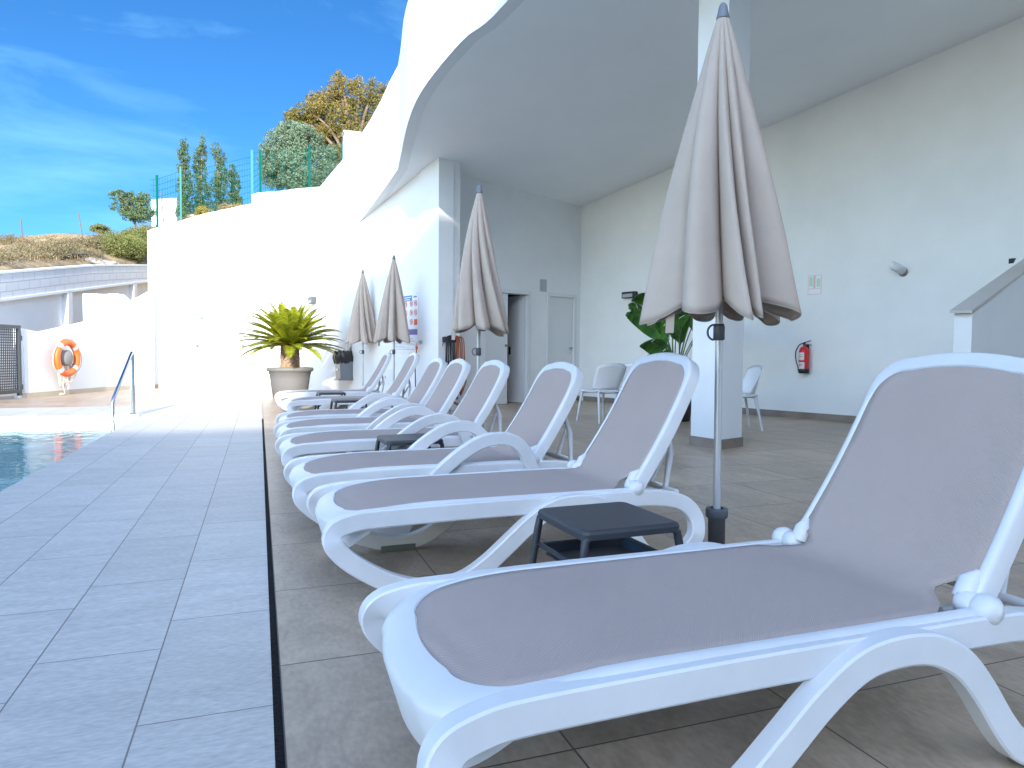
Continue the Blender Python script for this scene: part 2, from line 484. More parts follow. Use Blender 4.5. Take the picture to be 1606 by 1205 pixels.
# ------------------------------------------------------------------ mesh helpers
class MB:
    def __init__(s):
        s.v, s.f, s.m, s.mats, s.sm, s.uv = [], [], [], [], [], {}

    def mi(s, material):
        if material not in s.mats: s.mats.append(material)
        return s.mats.index(material)

    def add(s, verts, faces, material=None, smooth=False, uvs=None):
        o = len(s.v)
        s.v.extend([tuple(p) for p in verts])
        k = s.mi(material) if material else 0
        for f in faces:
            s.f.append(tuple(i + o for i in f)); s.m.append(k); s.sm.append(smooth)
        if uvs:
            for i, u in enumerate(uvs): s.uv[o + i] = u
        return s

    def box(s, x0, x1, y0, y1, z0, z1, material=None, mtx=None):
        vs = [(x, y, z) for z in (z0, z1) for y in (y0, y1) for x in (x0, x1)]
        if mtx: vs = [tuple(mtx @ Vector(p)) for p in vs]
        return s.add(vs, [(0, 2, 3, 1), (4, 5, 7, 6), (0, 1, 5, 4), (2, 6, 7, 3), (0, 4, 6, 2), (1, 3, 7, 5)], material)

    def tube(s, pts, rad, n=10, material=None, closed=False, caps=True):
        pts = [Vector(p) for p in pts]
        rads = rad if isinstance(rad, (list, tuple)) else [rad] * len(pts)
        rings = []
        prev = None
        N = len(pts)
        for i, p in enumerate(pts):
            if closed:
                t = pts[(i + 1) % N] - pts[i - 1]
            else:
                t = pts[min(i + 1, N - 1)] - pts[max(i - 1, 0)]
            t.normalize()
            if prev is None:
                a = Vector((0, 0, 1)) if abs(t.z) < .9 else Vector((1, 0, 0))
                u = t.cross(a).normalized()
            else:
                u = (prev - t * prev.dot(t)).normalized()
            prev = u
            w = t.cross(u)
            rings.append([p + (u * math.cos(2 * math.pi * k / n) + w * math.sin(2 * math.pi * k / n)) * rads[i] for k in range(n)])
        vs = [q for r in rings for q in r]
        fs = []
        for i in range(N if closed else N - 1):
            j = (i + 1) % N
            for k in range(n):
                fs.append((i * n + k, i * n + (k + 1) % n, j * n + (k + 1) % n, j * n + k))
        s.add(vs, fs, material, True)
        if caps and not closed:
            s.add(rings[0], [tuple(range(n))[::-1]], material)
            s.add(rings[-1], [tuple(range(n))], material)
        return s

    def lathe(s, prof, n=32, c=(0, 0, 0), material=None, axis='z', smooth=True, mtx=None):
        vs, fs = [], []
        for (r, z) in prof:
            for k in range(n):
                a = 2 * math.pi * k / n
                p = Vector((r * math.cos(a), r * math.sin(a), z))
                if axis == 'y': p = Vector((p.x, p.z, -p.y))
                if axis == 'x': p = Vector((p.z, p.y, -p.x))
                if mtx: p = mtx @ p
                vs.append(p + Vector(c))
        for i in range(len(prof) - 1):
            for k in range(n):
                fs.append((i * n + k, i * n + (k + 1) % n, (i + 1) * n + (k + 1) % n, (i + 1) * n + k))
        return s.add(vs, fs, material, smooth)

    def grid(s, rows, material=None, smooth=True, uvs=None):
        n = len(rows[0]); vs = [p for r in rows for p in r]
        fs = [(i * n + k, i * n + k + 1, (i + 1) * n + k + 1, (i + 1) * n + k) for i in range(len(rows) - 1) for k in range(n - 1)]
        return s.add(vs, fs, material, smooth, uvs)

    def build(s, name, material=None, parent=None, bevel=0, loc=None, rot=None, subsurf=0, sharp=None):
        me = bpy.data.meshes.new(name)
        me.from_pydata(s.v, [], s.f)
        ms = s.mats or [material]
        if material and not s.mats: ms = [material]
        for k in ms: me.materials.append(M[k] if isinstance(k, str) else k)
        me.polygons.foreach_set('material_index', s.m)
        me.polygons.foreach_set('use_smooth', s.sm)
        if s.uv:
            uvl = me.uv_layers.new(name='UVMap')
            for lp in me.loops: uvl.data[lp.index].uv = s.uv.get(lp.vertex_index, (0, 0))
        me.update()
        if sharp: me.set_sharp_from_angle(angle=R(sharp))
        o = bpy.data.objects.new(name, me); COL.objects.link(o)
        if parent: o.parent = parent
        if loc: o.location = loc
        if rot: o.rotation_euler = rot
        if bevel:
            b = o.modifiers.new('bevel', 'BEVEL'); b.width = bevel; b.segments = 2; b.limit_method = 'ANGLE'; b.angle_limit = R(40)
        if subsurf:
            b = o.modifiers.new('sub', 'SUBSURF'); b.levels = subsurf; b.render_levels = subsurf
        return o


def tag(o, label=None, cat=None, group=None, kind=None):
    if label: o['label'] = label
    if cat: o['category'] = cat
    if group: o['group'] = group
    if kind: o['kind'] = kind
    return o


def empty(name, loc=(0, 0, 0), rz=0):
    o = bpy.data.objects.new(name, None); COL.objects.link(o)
    o.location = loc; o.rotation_euler = (0, 0, rz); o.empty_display_size = .1
    return o


def kids(o):
    return [c for c in bpy.data.objects if c.parent == o]


def copy_tree(o, parent=None):
    c = o.copy(); COL.objects.link(c)
    if parent: c.parent = parent
    for ch in kids(o): copy_tree(ch, c)
    return c


def catmull(pts, n=6, closed=False):
    P = [Vector(p) for p in pts]; N = len(P); out = []
    rng = range(N if closed else N - 1)
    for i in rng:
        if closed: p0, p1, p2, p3 = P[i - 1], P[i], P[(i + 1) % N], P[(i + 2) % N]
        else: p0, p1, p2, p3 = P[max(i - 1, 0)], P[i], P[i + 1], P[min(i + 2, N - 1)]
        for k in range(n):
            t = k / n
            out.append(.5 * ((2 * p1) + (p2 - p0) * t + (2 * p0 - 5 * p1 + 4 * p2 - p3) * t * t + (3 * p1 - p0 - 3 * p2 + p3) * t ** 3))
    if not closed: out.append(P[-1].copy())
    return out


def prism_wall(mb, plan, tops, th, z0=0.0, material=None, side=1, bottoms=None, cap=None, smooth=False, uv=False):
    "wall along a plan polyline, thickness th to the given side, variable top and bottom"
    N = len(plan); P = [Vector((p[0], p[1], 0)) for p in plan]
    nor = []
    for i in range(N):
        t = (P[min(i + 1, N - 1)] - P[max(i - 1, 0)]).normalized()
        nor.append(Vector((-t.y, t.x, 0)) * side)
    zb = bottoms or [z0] * N
    F, Bk = P, [P[i] + nor[i] * th for i in range(N)]
    vs = []
    L = 0; uvs = []
    for i in range(N):
        if i: L += (P[i] - P[i - 1]).length
        for q, z in ((F[i], zb[i]), (F[i], tops[i]), (Bk[i], tops[i]), (Bk[i], zb[i])):
            vs.append((q.x, q.y, z)); uvs.append((L, z - tops[i] if uv == 'top' else z))
    fs = []
    for i in range(N - 1):
        a, b = i * 4, i * 4 + 4
        fs += [(a, b, b + 1, a + 1), (a + 1, b + 1, b + 2, a + 2), (a + 2, b + 2, b + 3, a + 3), (a + 3, b + 3, b, a)]
    fs += [(0, 1, 2, 3), ((N - 1) * 4 + 3, (N - 1) * 4 + 2, (N - 1) * 4 + 1, (N - 1) * 4)]
    if uv:
        mb.add(vs, fs, material, smooth, uvs)
    else:
        # separate top so smooth shading stays on the faces only
        mb.add(vs, fs, material, smooth)
    return mb


# ================================================================== GROUND, POOL, TERRAIN
g = MB(); g.box(-1.645, .028, -29, 13.58, -.12, 0.0); tag(g.build('pool_deck', 'grey_tile'), kind='structure')
g = MB(); g.box(-16, -1.645, 11.82, 13.58, -.12, 0.0); tag(g.build('pool_coping', 'grey_tile'), kind='structure')
g = MB(); g.box(.028, .051, -12, 10.75, -.12, -.022); tag(g.build('drain_channel', 'gravel'), kind='structure')
g = MB()
g.box(.051, 20, -29, 10.75, -.12, 0); g.box(.028, 12.5, 10.75, 13.58, -.12, 0); g.box(-16, 12.5, 13.58, 24, -.12, 0)
tag(g.build('terrace_floor', 'brown_tile'), kind='structure')
g = MB()
g.box(-16, -1.645, -12, 11.82, -1.45, -1.40, 'mosaic')
g.box(-1.652, -1.60, -12, 11.82, -1.4, -.125, 'poolwhite')
g.box(-16, -1.653, 11.77, 11.815, -1.4, -.002, 'poolwhite')
g.box(-16.05, -16, -12, 11.82, -1.4, -.002, 'poolwhite')
for k in range(3):
    g.box(-3.6, -1.70, 10.0 + k * .45, 11.77, -1.4, -1.1 + k * .35, 'poolwhite')
tag(g.build('pool_basin'), kind='structure')
g = MB(); g.add([(-16, -12, -.125), (-1.646, -12, -.125), (-1.646, 11.77, -.125), (-16, 11.77, -.125)], [(0, 1, 2, 3)])
tag(g.build('pool_water', 'water'), kind='structure')
g = MB(); g.add([(-400, -400, -1.6), (400, -400, -1.6), (400, 600, -1.6), (-400, 600, -1.6)], [(0, 1, 2, 3)])
tag(g.build('ground', 'hill'), kind='structure')


def ywall(x):
    if x < -3.2: return max(14.0, 19.7 + (x + 5.8) * 3.5)
    return 20.15 + (x + 2.46) * .46 if x < .4 else 21.6 + (x - .4) * .15


def wallx(y): return -5.8 + (y - 19.7) / 3.5


def hillz(x, y):
    dy = y - 21.5; dx = x + 6.3
    z = 3.0 + (.27 * dx if dx > 0 else .10 * dx)
    z = min(z, 5.4 + .05 * dx)
    z += .2 * dy if dy < 17 else 3.4 + .055 * (dy - 17) - .0009 * (dy - 17) ** 2
    z += .45 * (noise.noise(Vector((x * .16, y * .16, 2))) + .5 * noise.noise(Vector((x * .5, y * .5, 5))))
    z += .10 * noise.noise(Vector((x * 1.6, y * 1.6, 8)))
    if y < 28.5:
        d = max(0.0, wallx(y) - x)
        z = min(z, 2.55 + (y - 19.7) * .165 + .10 + .42 * d)
    return max(z, -1.7)


def behind_wall(x, y):
    "true where the hillside lies (outside the retaining walls)"
    if y > 20.4 + (x + 2.46) * .46 and x > -2.75: return True
    if y > 28.2: return True
    return x < wallx(y) - .25


xs = [-70 + 5 * i for i in range(10)] + [-22 + 1.0 * i for i in range(11)] + [-11 + .25 * i for i in range(50)] + [1.6 + 1.5 * i for i in range(1, 8)] + [16 + 5 * i for i in range(8)]
ys = [8 + i for i in range(8)] + [16 + .3 * i for i in range(44)] + [29.3 + .7 * i for i in range(24)] + [48 + 6 * i for i in range(14)]
rows = []
for y in ys:
    rows.append([(x, y, hillz(x, y) if behind_wall(x, y) else -1.7) for x in xs])
tag(MB().grid(rows).build('hillside', 'hill'), kind='structure')

# ================================================================== WALLS OF THE PLACE
B1, B2 = (-3.08, 19.917), (.407, 21.534)
W1, W2 = (2.82, 11.38), (.407, 21.534)
# far white retaining wall behind the showers
root = tag(empty('retaining_wall', (-1.2, 20.7, 0)), 'long white sunlit wall with two showers and sloping stepped top', 'wall')


def rel(root, mb):
    "shift verts into the root's local frame"
    L = root.location
    mb.v = [(p[0] - L.x, p[1] - L.y, p[2] - L.z) for p in mb.v]
    return mb


pl, tp = [], []
for px, py in ((205, 365), (237, 360), (320, 335.5), (401.6, 318)):
    q = on_plane(px, py, B1, B2); pl.append((q.x, q.y)); tp.append(q.z)
pl[0] = (on_plane(238, 360, B1, B2).x - .05, on_plane(238, 360, B1, B2).y - .023)
pl = [(on_plane(237, 360, B1, B2).x, on_plane(237, 360, B1, B2).y)] + pl[2:]; tp = tp[1:]
mb = prism_wall(MB(), pl, tp, .3)
rel(root, mb).build('wall', 'render', root)
q1 = on_plane(401.6, 303, B1, B2); q2 = on_plane(430, 300, B1, B2)
mb = prism_wall(MB(), [(q1.x + .001, q1.y), (q2.x, q2.y)], [q1.z, q2.z], .3)
rel(root, mb).build('wall_end', 'render', root)
pl2 = [(on_plane(237, 605, B1, B2).x, on_plane(237, 605, B1, B2).y), B2]
mb = prism_wall(MB(), pl2, [.10, .10], .012, material='beige', side=-1)
rel(root, mb).build('skirting', None, root)

# blockwork wall left of it
P0, P1 = at(0, 430, 16.5), at(246, 417, 25.0)
root = tag(empty('block_wall', (-4.2, 19.1, 0)), 'pale painted block wall with ledge and white posts below the hill', 'wall')
dvec = (P1 - P0); dvec.z = 0; dl = dvec.length; dvec.normalize()
Pm = P0 - dvec * 9
plan = [(P0.x - dvec.x * 9, P0.y - dvec.y * 9), (P0.x, P0.y), ((P0.x + P1.x) / 2, (P0.y + P1.y) / 2), (P1.x, P1.y)]
tops = [P0.z - 1.0, P0.z, None, P1.z]
_m = (P0 + P1) / 2; _mm = Vector((_m.x, _m.y, 0))
def _pxof(p):
    c = cam.matrix_world.inverted() @ Vector((p.x, p.y, 1.0)); return 803 + 1090 * c.x / -c.z
_px = _pxof(_m); tops_mid = zat(_px, np.interp(_px, [0, 100, 200, 246], [430, 421, 415.5, 416]), _m.x, _m.y)
led = [1.4, zat(0, 470, P0.x, P0.y), zat(_px, np.interp(_px, [0, 215], [470, 443]), _m.x, _m.y), zat(246, 439, P1.x, P1.y)]
tops[2] = tops_mid
mb = prism_wall(MB(), plan, tops, .26, bottoms=led, uv='top'); rel(root, mb).build('blockwork', 'block', root)
nn = Vector((-dvec.y, dvec.x, 0))
plan2 = [(p[0] + nn.x * .12, p[1] + nn.y * .12) for p in plan]
mb = prism_wall(MB(), plan2, [z for z in led], .14, z0=-.1); rel(root, mb).build('lower_wall', 'render', root)
plan3 = [(p[0] - nn.x * .035, p[1] - nn.y * .035) for p in plan]
mb = prism_wall(MB(), plan3, [z + .02 for z in led], .15, bottoms=[z - .045 for z in led]); rel(root, mb).build('ledge', 'render', root)
for px in (110, 212.5):
    r = at(px, 450, 1) - Vector((0, 0, .95))
    # intersect with wall line
    A = plan3[0]; Bp = plan3[-1]
    q = on_plane(px, 450, A, Bp)
    zt = np.interp(q.x, [p[0] for p in plan], led) - .046
    mb = MB(); a = math.atan2(dvec.y, dvec.x)
    mt = Matrix.Translation((q.x, q.y, 0)) @ Matrix.Rotation(a, 4, 'Z')
    mb.box(-.11, .11, .0, .155, -.1, zt, None, mt); rel(root, mb).build('post', 'render', root)
mb = prism_wall(MB(), [(p[0] - nn.x * .02, p[1] - nn.y * .02) for p in plan], [z + .05 for z in tops], .30, bottoms=[z + .001 for z in tops])
rel(root, mb).build('coping', 'render', root)

# low curved wall with the life ring
A, B = (-4.437, 16.3), (-3.08, 19.92)
root = tag(empty('garden_wall', (-3.8, 18, 0)), 'low white wall with sloping top behind the orange life ring', 'wall')
pl, tp = [], []
for px, py in ((37, 516), (64, 521), (64.2, 523), (125, 509.5), (185.5, 495)):
    q = on_plane(px, py, A, B); pl.append((q.x, q.y)); tp.append(q.z)
mb = prism_wall(MB(), pl, tp, .22); rel(root, mb).build('wall', 'render', root)
q0 = on_plane(186, 461, A, B); q1 = on_plane(195, 462.5, A, B); q2 = on_plane(205.5, 472, A, B)
mb = prism_wall(MB(), [(q0.x, q0.y), (q1.x, q1.y), (q2.x, q2.y)], [q0.z, q1.z, q2.z], .26); rel(root, mb).build('wall_end', 'render', root)
C2 = (q2.x + .52, q2.y - .10)
z3 = zat(248, 453, *C2)
mb = prism_wall(MB(), [(q2.x - .03, q2.y - .13), C2], [q2.z - .04, z3], .2); rel(root, mb).build('step_wall', 'render', root)
# square pier standing behind it, sunlit face
qa = on_plane(152.5, 461, A, B); qb = on_plane(185.5, 461, A, B)
_d = Vector((qb.x - qa.x, qb.y - qa.y, 0)).normalized(); _n = Vector((-_d.y, _d.x, 0)) * .235
_A2, _B2 = (A[0] + _n.x, A[1] + _n.y), (B[0] + _n.x, B[1] + _n.y)
qa = on_plane(152.5, 461, _A2, _B2); qb = on_plane(190, 462, _A2, _B2)
mb = prism_wall(MB(), [(qa.x, qa.y), (qb.x, qb.y)], [qa.z, qb.z], .35)
rel(root, mb).build('pier', 'render', root)
bl = [(-4.42 - 1.1 - .35, 16.3 - 3.0), (-4.437, 16.3), A, (-3.76, 18.1), (-3.08, 19.94), (-2.6, 20.12)]
mb = prism_wall(MB(), [A, (q2.x, q2.y)], [.10] * 2, .012, material='beige', side=-1)
prism_wall(mb, [(q2.x - .02, q2.y - .131), (C2[0], C2[1] - .001)], [.10] * 2, .012, material='beige', side=-1)
rel(root, mb).build('skirting', None, root)

# metal gate at the left edge of the picture
gd = Vector((A[0] - B[0], A[1] - B[1], 0)).normalized()
root = tag(empty('metal_gate', (-4.445, 16.25, .06), math.atan2(-gd.y, -gd.x) + math.pi),
           'dark grey metal gate with punched square mesh beside the life ring wall', 'gate')
zt = on_plane(36, 511, A, B).z - .06
mb = MB(); mb.box(-.0, .07, -.03, .03, 0, zt); mb.box(1.03, 1.10, -.03, .03, 0, zt)
mb.box(.071, 1.029, -.03, .03, .05, .12); mb.box(.071, 1.029, -.03, .03, zt - .07, zt)
mb.build('gate_frame', 'gate', root, bevel=.004)
mb = MB(); mb.box(.071, 1.029, -.004, .004, .121, zt - .071); mb.build('mesh_panel', 'gatemesh', root)
for zz in (.12, zt - .3):
    mb = MB(); mb.box(-.045, -.005, -.02, .02, zz, zz + .1); mb.build('hinge', 'gate', root)
root = tag(empty('side_wall', (-5.2, 14, 0)), 'white wall piece at the left edge beyond the dark gate', 'wall')
e0 = Vector((-4.445, 16.25, 0)) + gd * 1.16
mb = prism_wall(MB(), [(e0.x + gd.x * 7, e0.y + gd.y * 7), (e0.x, e0.y)], [1.35, 1.42], .22, side=1)
rel(root, mb).build('wall', 'render', root)

# ------------------------------------------------------------------ the white building
BL = tag(empty('white_building', (4, 12, 0)), 'white building with curved balcony front over a shaded terrace', 'building')


def bpart(name, mb, material=None, parent=None, **k):
    p = parent or BL
    return rel(BL, mb).build(name, material, p, **k)


def ceil_z(x, y): return 5.723 + .02 * x - .139 * y


# sign wall, straight from the block corner to the far corner
pl, tp = [], []
for px, py in ((430, 300), (465, 296), (502, 293), (520, 271), (538.6, 249), (562, 218)):
    q = on_plane(px, py, W1, W2); pl.append((q.x, q.y)); tp.append(q.z)
pl[0] = W2
TIP = on_plane(563, 348, W1, W2)
far_pts = list(zip(pl, tp))
fx = [p[0] for p in pl]
mb = prism_wall(MB(), pl + [(TIP.x, TIP.y)], tp + [tp[-1] + .05], .28, side=1)
bpart('side_wall', mb, 'render')
q = (W1[0], W1[1])
mb = prism_wall(MB(), [(TIP.x + .0005, TIP.y - .002), q], [ceil_z(TIP.x, TIP.y) + .3, ceil_z(*q) + .05], .28, side=1)
bpart('sign_wall', mb, 'render')
# curved balcony
bot = [(3.4, -5.5), (3.5, -2), (3.35, 1), (3.05, 4), (2.54, 7.23), (2.273, 8.06), (2.073, 9.23), (2.069, 10.22), (2.194, 11.456), (2.246, 11.955)]
bot2 = [(2.246, 11.955), (2.2, 12.55), (2.154, 13.1), (2.07, 14.0), (TIP.x - .004, TIP.y - .01)]
c1 = catmull([(a, b, 0) for a, b in bot], 6)
c2 = catmull([(a, b, 0) for a, b in bot2], 5)
plan = [(p.x, p.y) for p in c1] + [(p.x, p.y) for p in c2[1:]]


def par_top(x, y):
    # top of the balcony from the skyline
    Y = [-6, 4, 8, 9.2, 10.22, 10.9, 11.5, 11.955, 12.55, 13.1, 14.0, 14.9]
    Z = []
    sk = {10.22: (640, 0), 10.9: (632, 32), 11.5: (628, 80), 11.955: (625, 103), 12.55: (611, 129), 13.1: (597, 156), 14.0: (579, 190), 14.9: (563, 216)}
    for yy in Y:
        if yy in sk:
            xx = np.interp(yy, [p[1] for p in plan], [p[0] for p in plan])
            Z.append(zat(sk[yy][0], sk[yy][1], xx, yy))
        else: Z.append(None)
    z0 = Z[4]
    Z[3], Z[2], Z[1], Z[0] = z0 + .35, z0 + .6, z0 + .7, z0 + .7
    return float(np.interp(y, Y, Z))


tops = [par_top(*p) for p in plan]
bots = [ceil_z(*p) - .012 for p in plan]
mb = prism_wall(MB(), plan, tops, .16, bottoms=bots, side=-1, smooth=False)
o = bpart('balcony_front', mb, 'render')
# ceiling slab following the curve
mb = MB()
ring = [(p[0] + .01, p[1]) for p in plan]
right = [(11.2, -5.5), (8.72, 5.9), (6.6, 13.2)]
poly = ring + [(W1[0] + .02, W1[1] + .06), (3.2, 12.1), (6.5, 13.35)] + [(9.0, 6.0), (12.4, -5.5)]
# triangulate with a bmesh face
bm = bmesh.new()
lo = [bm.verts.new((x, y, ceil_z(x, y))) for x, y in poly]
f = bm.faces.new(lo)
r_ = bmesh.ops.extrude_face_region(bm, geom=[f])
for v in r_['geom']:
    if isinstance(v, bmesh.types.BMVert): v.co.z += .35
bmesh.ops.triangulate(bm, faces=bm.faces[:])
bmesh.ops.recalc_face_normals(bm, faces=bm.faces[:])
for v in bm.verts: v.co -= Vector(BL.location)
me = bpy.data.meshes.new('ceiling'); bm.to_mesh(me); bm.free(); me.materials.append(M['ceiling'])
o = bpy.data.objects.new('ceiling', me); COL.objects.link(o); o.parent = BL
# end block of the sign wall and the door wall
K1 = Vector((2.82, 11.38, 0)); K2 = Vector((3.224, 11.508, 0))
mb = MB()
d12 = (K2 - K1).normalized(); back = Vector((-d12.y, d12.x, 0))
zc_ = ceil_z(3, 11.5) + .1
mb.add([K1, K2, K2 + back * .62, K1 + back * .62, K1 + Vector((0, 0, zc_)), K2 + Vector((0, 0, zc_)), K2 + back * .62 + Vector((0, 0, zc_)), K1 + back * .62 + Vector((0, 0, zc_))],
       [(0, 1, 5, 4), (1, 2, 6, 5), (2, 3, 7, 6), (3, 0, 4, 7), (4, 5, 6, 7)])
bpart('end_pier', mb, 'render')
DA, DB = on_plane(765, 636, (3.99, 12.277), (6.193, 13.129)), (6.193, 13.129)
DA = (3.99, 12.277)
dd = Vector((DB[0] - DA[0], DB[1] - DA[1], 0)).normalized()
dn = Vector((-dd.y, dd.x, 0))          # pointing away from the camera
DM = Matrix(((dd.x, dn.x, 0, DA[0]), (dd.y, dn.y, 0, DA[1]), (0, 0, 1, 0), (0, 0, 0, 1)))


def dx(px, py=560):
    q = on_plane(px, py, DA, DB); return (Vector((q.x, q.y, 0)) - Vector((DA[0], DA[1], 0))).dot(dd), q.z


x_l = dx(722)[0] - .3; x_r = dx(919)[0] + .02
o1a, o1b = dx(765)[0], dx(827)[0]
o2a, o2b = dx(861)[0], dx(899)[0]
H1 = dx(810, 461)[1]; H2 = dx(880, 466)[1]
ztop = 4.6
mb = MB()
for a, b, z0, z1 in ((x_l, o1a, 0, ztop), (o1b, o2a, 0, ztop), (o2b, x_r, 0, ztop), (o1a, o1b, H1, ztop), (o2a, o2b, H2, ztop)):
    mb.box(a, b, 0, .22, z0, z1, None, DM)
bpart('door_wall', mb, 'render')
for a, b in ((x_l, o1a - .07), (o1b + .07, o2a - .07), (o2b + .07, x_r)):
    mb = MB(); mb.box(a, b, -.012, -.001, .003, .10, None, DM)
    bpart('door_wall_skirting', mb, 'skirting')
# store room behind the open door
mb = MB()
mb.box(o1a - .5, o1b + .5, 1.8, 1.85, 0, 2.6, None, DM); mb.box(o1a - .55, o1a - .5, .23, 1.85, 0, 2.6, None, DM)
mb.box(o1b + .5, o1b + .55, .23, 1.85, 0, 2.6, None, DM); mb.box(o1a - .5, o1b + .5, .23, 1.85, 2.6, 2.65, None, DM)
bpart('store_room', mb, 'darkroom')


def dframe(a, b, H):
    mb = MB()
    mb.box(a - .07, a - .002, -.02, .1, 0, H + .07, None, DM); mb.box(b + .002, b + .07, -.02, .1, 0, H + .07, None, DM)
    mb.box(a - .001, b + .001, -.02, .1, H - .001, H + .07, None, DM)
    return bpart('door_frame', mb, 'door', bevel=.004)


dframe(o1a, o1b, H1); dframe(o2a, o2b, H2)
xm = dx(796.5)[0]
mb = MB(); mb.box(o1a + .004, xm, .01, .05, .01, H1 - .01, None, DM)
d1 = bpart('door', mb, 'door', bevel=.003); d1['label'] = 'half open white door leaf with round knob and low vent'
mb = MB(); kx, kz = dx(793, 542); mb.lathe([(.001, -.035), (.022, -.035), (.026, -.02), (.012, -.012), (.012, .012)], 16, DM @ Vector((kx, .0, kz)), None, 'y')
bpart('door_knob', mb, 'grille', d1)
mb = MB()
for k in range(5): mb.box(o1a + .05, o1a + .25, .004, .009, .22 + k * .035, .24 + k * .035, None, DM)
bpart('door_vent', mb, 'grille', d1)
mb = MB()
LM = DM @ Matrix.Translation((o1b - .006, .06, 0)) @ Matrix.Rotation(R(99), 4, 'Z')
mb.box(0, .40, 0, .04, .01, H1 - .02, None, LM)
d1b = bpart('inner_door', mb, 'door')
mb = MB(); mb.box(.33, .37, .045, .06, .95, 1.1, None, LM); bpart('door_lock', mb, 'black', d1b)
mb = MB(); mb.box(o2a + .004, o2b - .004, .015, .055, .01, H2 - .005, None, DM)
d2 = bpart('door', mb, 'door', bevel=.003); d2['label'] = 'closed white door with lever handle'
hx, hz = dx(895, 546)
mb = MB()
mb.lathe([(.001, -.03), (.026, -.03), (.026, .016)], 16, DM @ Vector((hx, 0, hz)), None, 'y')
mb.tube([DM @ Vector((hx, -.02, hz)), DM @ Vector((hx, -.055, hz)), DM @ Vector((hx - .11, -.058, hz))], .009, 8)
bpart('door_handle', mb, 'steel', d2)
mb = MB(); mb.lathe([(.001, -.01), (.018, -.01), (.018, .016)], 12, DM @ Vector((hx, 0, hz - .10)), None, 'y')
bpart('door_lock', mb, 'steel', d2)
vx, vz = dx(852, 448)
mb = MB(); mb.box(vx - .085, vx + .085, -.012, -.001, vz - .12, vz + .12, None, DM)
for k in range(8): mb.box(vx - .07, vx + .07, -.02, -.0125, vz - .10 + k * .026, vz - .088 + k * .026, None, DM)
bpart('wall_vent', mb, 'alu')

# right-hand long wall of the terrace
RA, RB = (6.346, 12.992), (8.053, 7.879)
rd = Vector((RB[0] - RA[0], RB[1] - RA[1], 0)).normalized()
end = Vector((RA[0], RA[1], 0)) + rd * 20
mb = prism_wall(MB(), [(RA[0] - rd.x * .3, RA[1] - rd.y * .3), (end.x, end.y)], [4.6, 7.2], .25, side=1)
bpart('long_wall', mb, 'render')
mb = prism_wall(MB(), [(RA[0] - rd.x * .05, RA[1] - rd.y * .05), (end.x, end.y)], [.10, .10], .012, z0=.002, side=-1)
bpart('long_wall_skirting', mb, 'skirting')
# square column
c0, c1_, c2_ = Vector((4.33, 6.30, 0)), Vector((4.40, 5.89, 0)), Vector((4.765, 6.02, 0))
c3_ = c0 + c2_ - c1_
zt = 5.2
mb = MB(); mb.add([c0, c1_, c2_, c3_] + [Vector((p.x, p.y, zt)) for p in (c0, c1_, c2_, c3_)], [(0, 1, 5, 4), (1, 2, 6, 5), (2, 3, 7, 6), (3, 0, 4, 7)])
colo = bpart('column', mb, 'render')
cc = (c0 + c2_) / 2
mb = MB(); s_ = 1.07
vs = [cc + (p - cc) * s_ for p in (c0, c1_, c2_, c3_)]
mb.add(vs + [Vector((p.x, p.y, .10)) for p in vs], [(0, 1, 5, 4), (1, 2, 6, 5), (2, 3, 7, 6), (3, 0, 4, 7), (4, 5, 6, 7)])
bpart('column_skirting', mb, 'skirting', colo)
# unseen building mass added behind the photographer, outline shaped to throw the shade
WY = -30.0; kk = (-5.0 - WY)
mb = MB()
pr = [(-2.70, 10.75), (-1.75, 10.3), (-1.2, 9.88), (-.6, 9.85), (31, 9.8)]
prism_wall(mb, [(x - .194 * kk, WY) for x, z in pr], [z + .395 * kk for x, z in pr], 8, z0=-1.6, side=-1)
mb.box(-34, -2.69 - .194 * kk, WY - 8, WY, -1.6, 5.6 + .395 * kk)
bpart('rear_shade_block', mb, 'render')
mb = MB(); mb.box(11.3, 12.4, -5.5, 0, -.1, 6.5); bpart('wing_wall', mb, 'render')

# small pier with cap on the side wall top
root = tag(empty('wall_pier', tuple(at(551, 226, 17.6))), 'small white pier with tiled cap on top of the wall by the ochre tree', 'wall')
mb = MB(); mb.box(-.19, .19, -.19, .19, -.9, .22); mb.build('pier', 'render', root)
mb = MB(); mb.box(-.22, .22, -.22, .22, .222, .262); mb.build('cap', 'capstone', root)
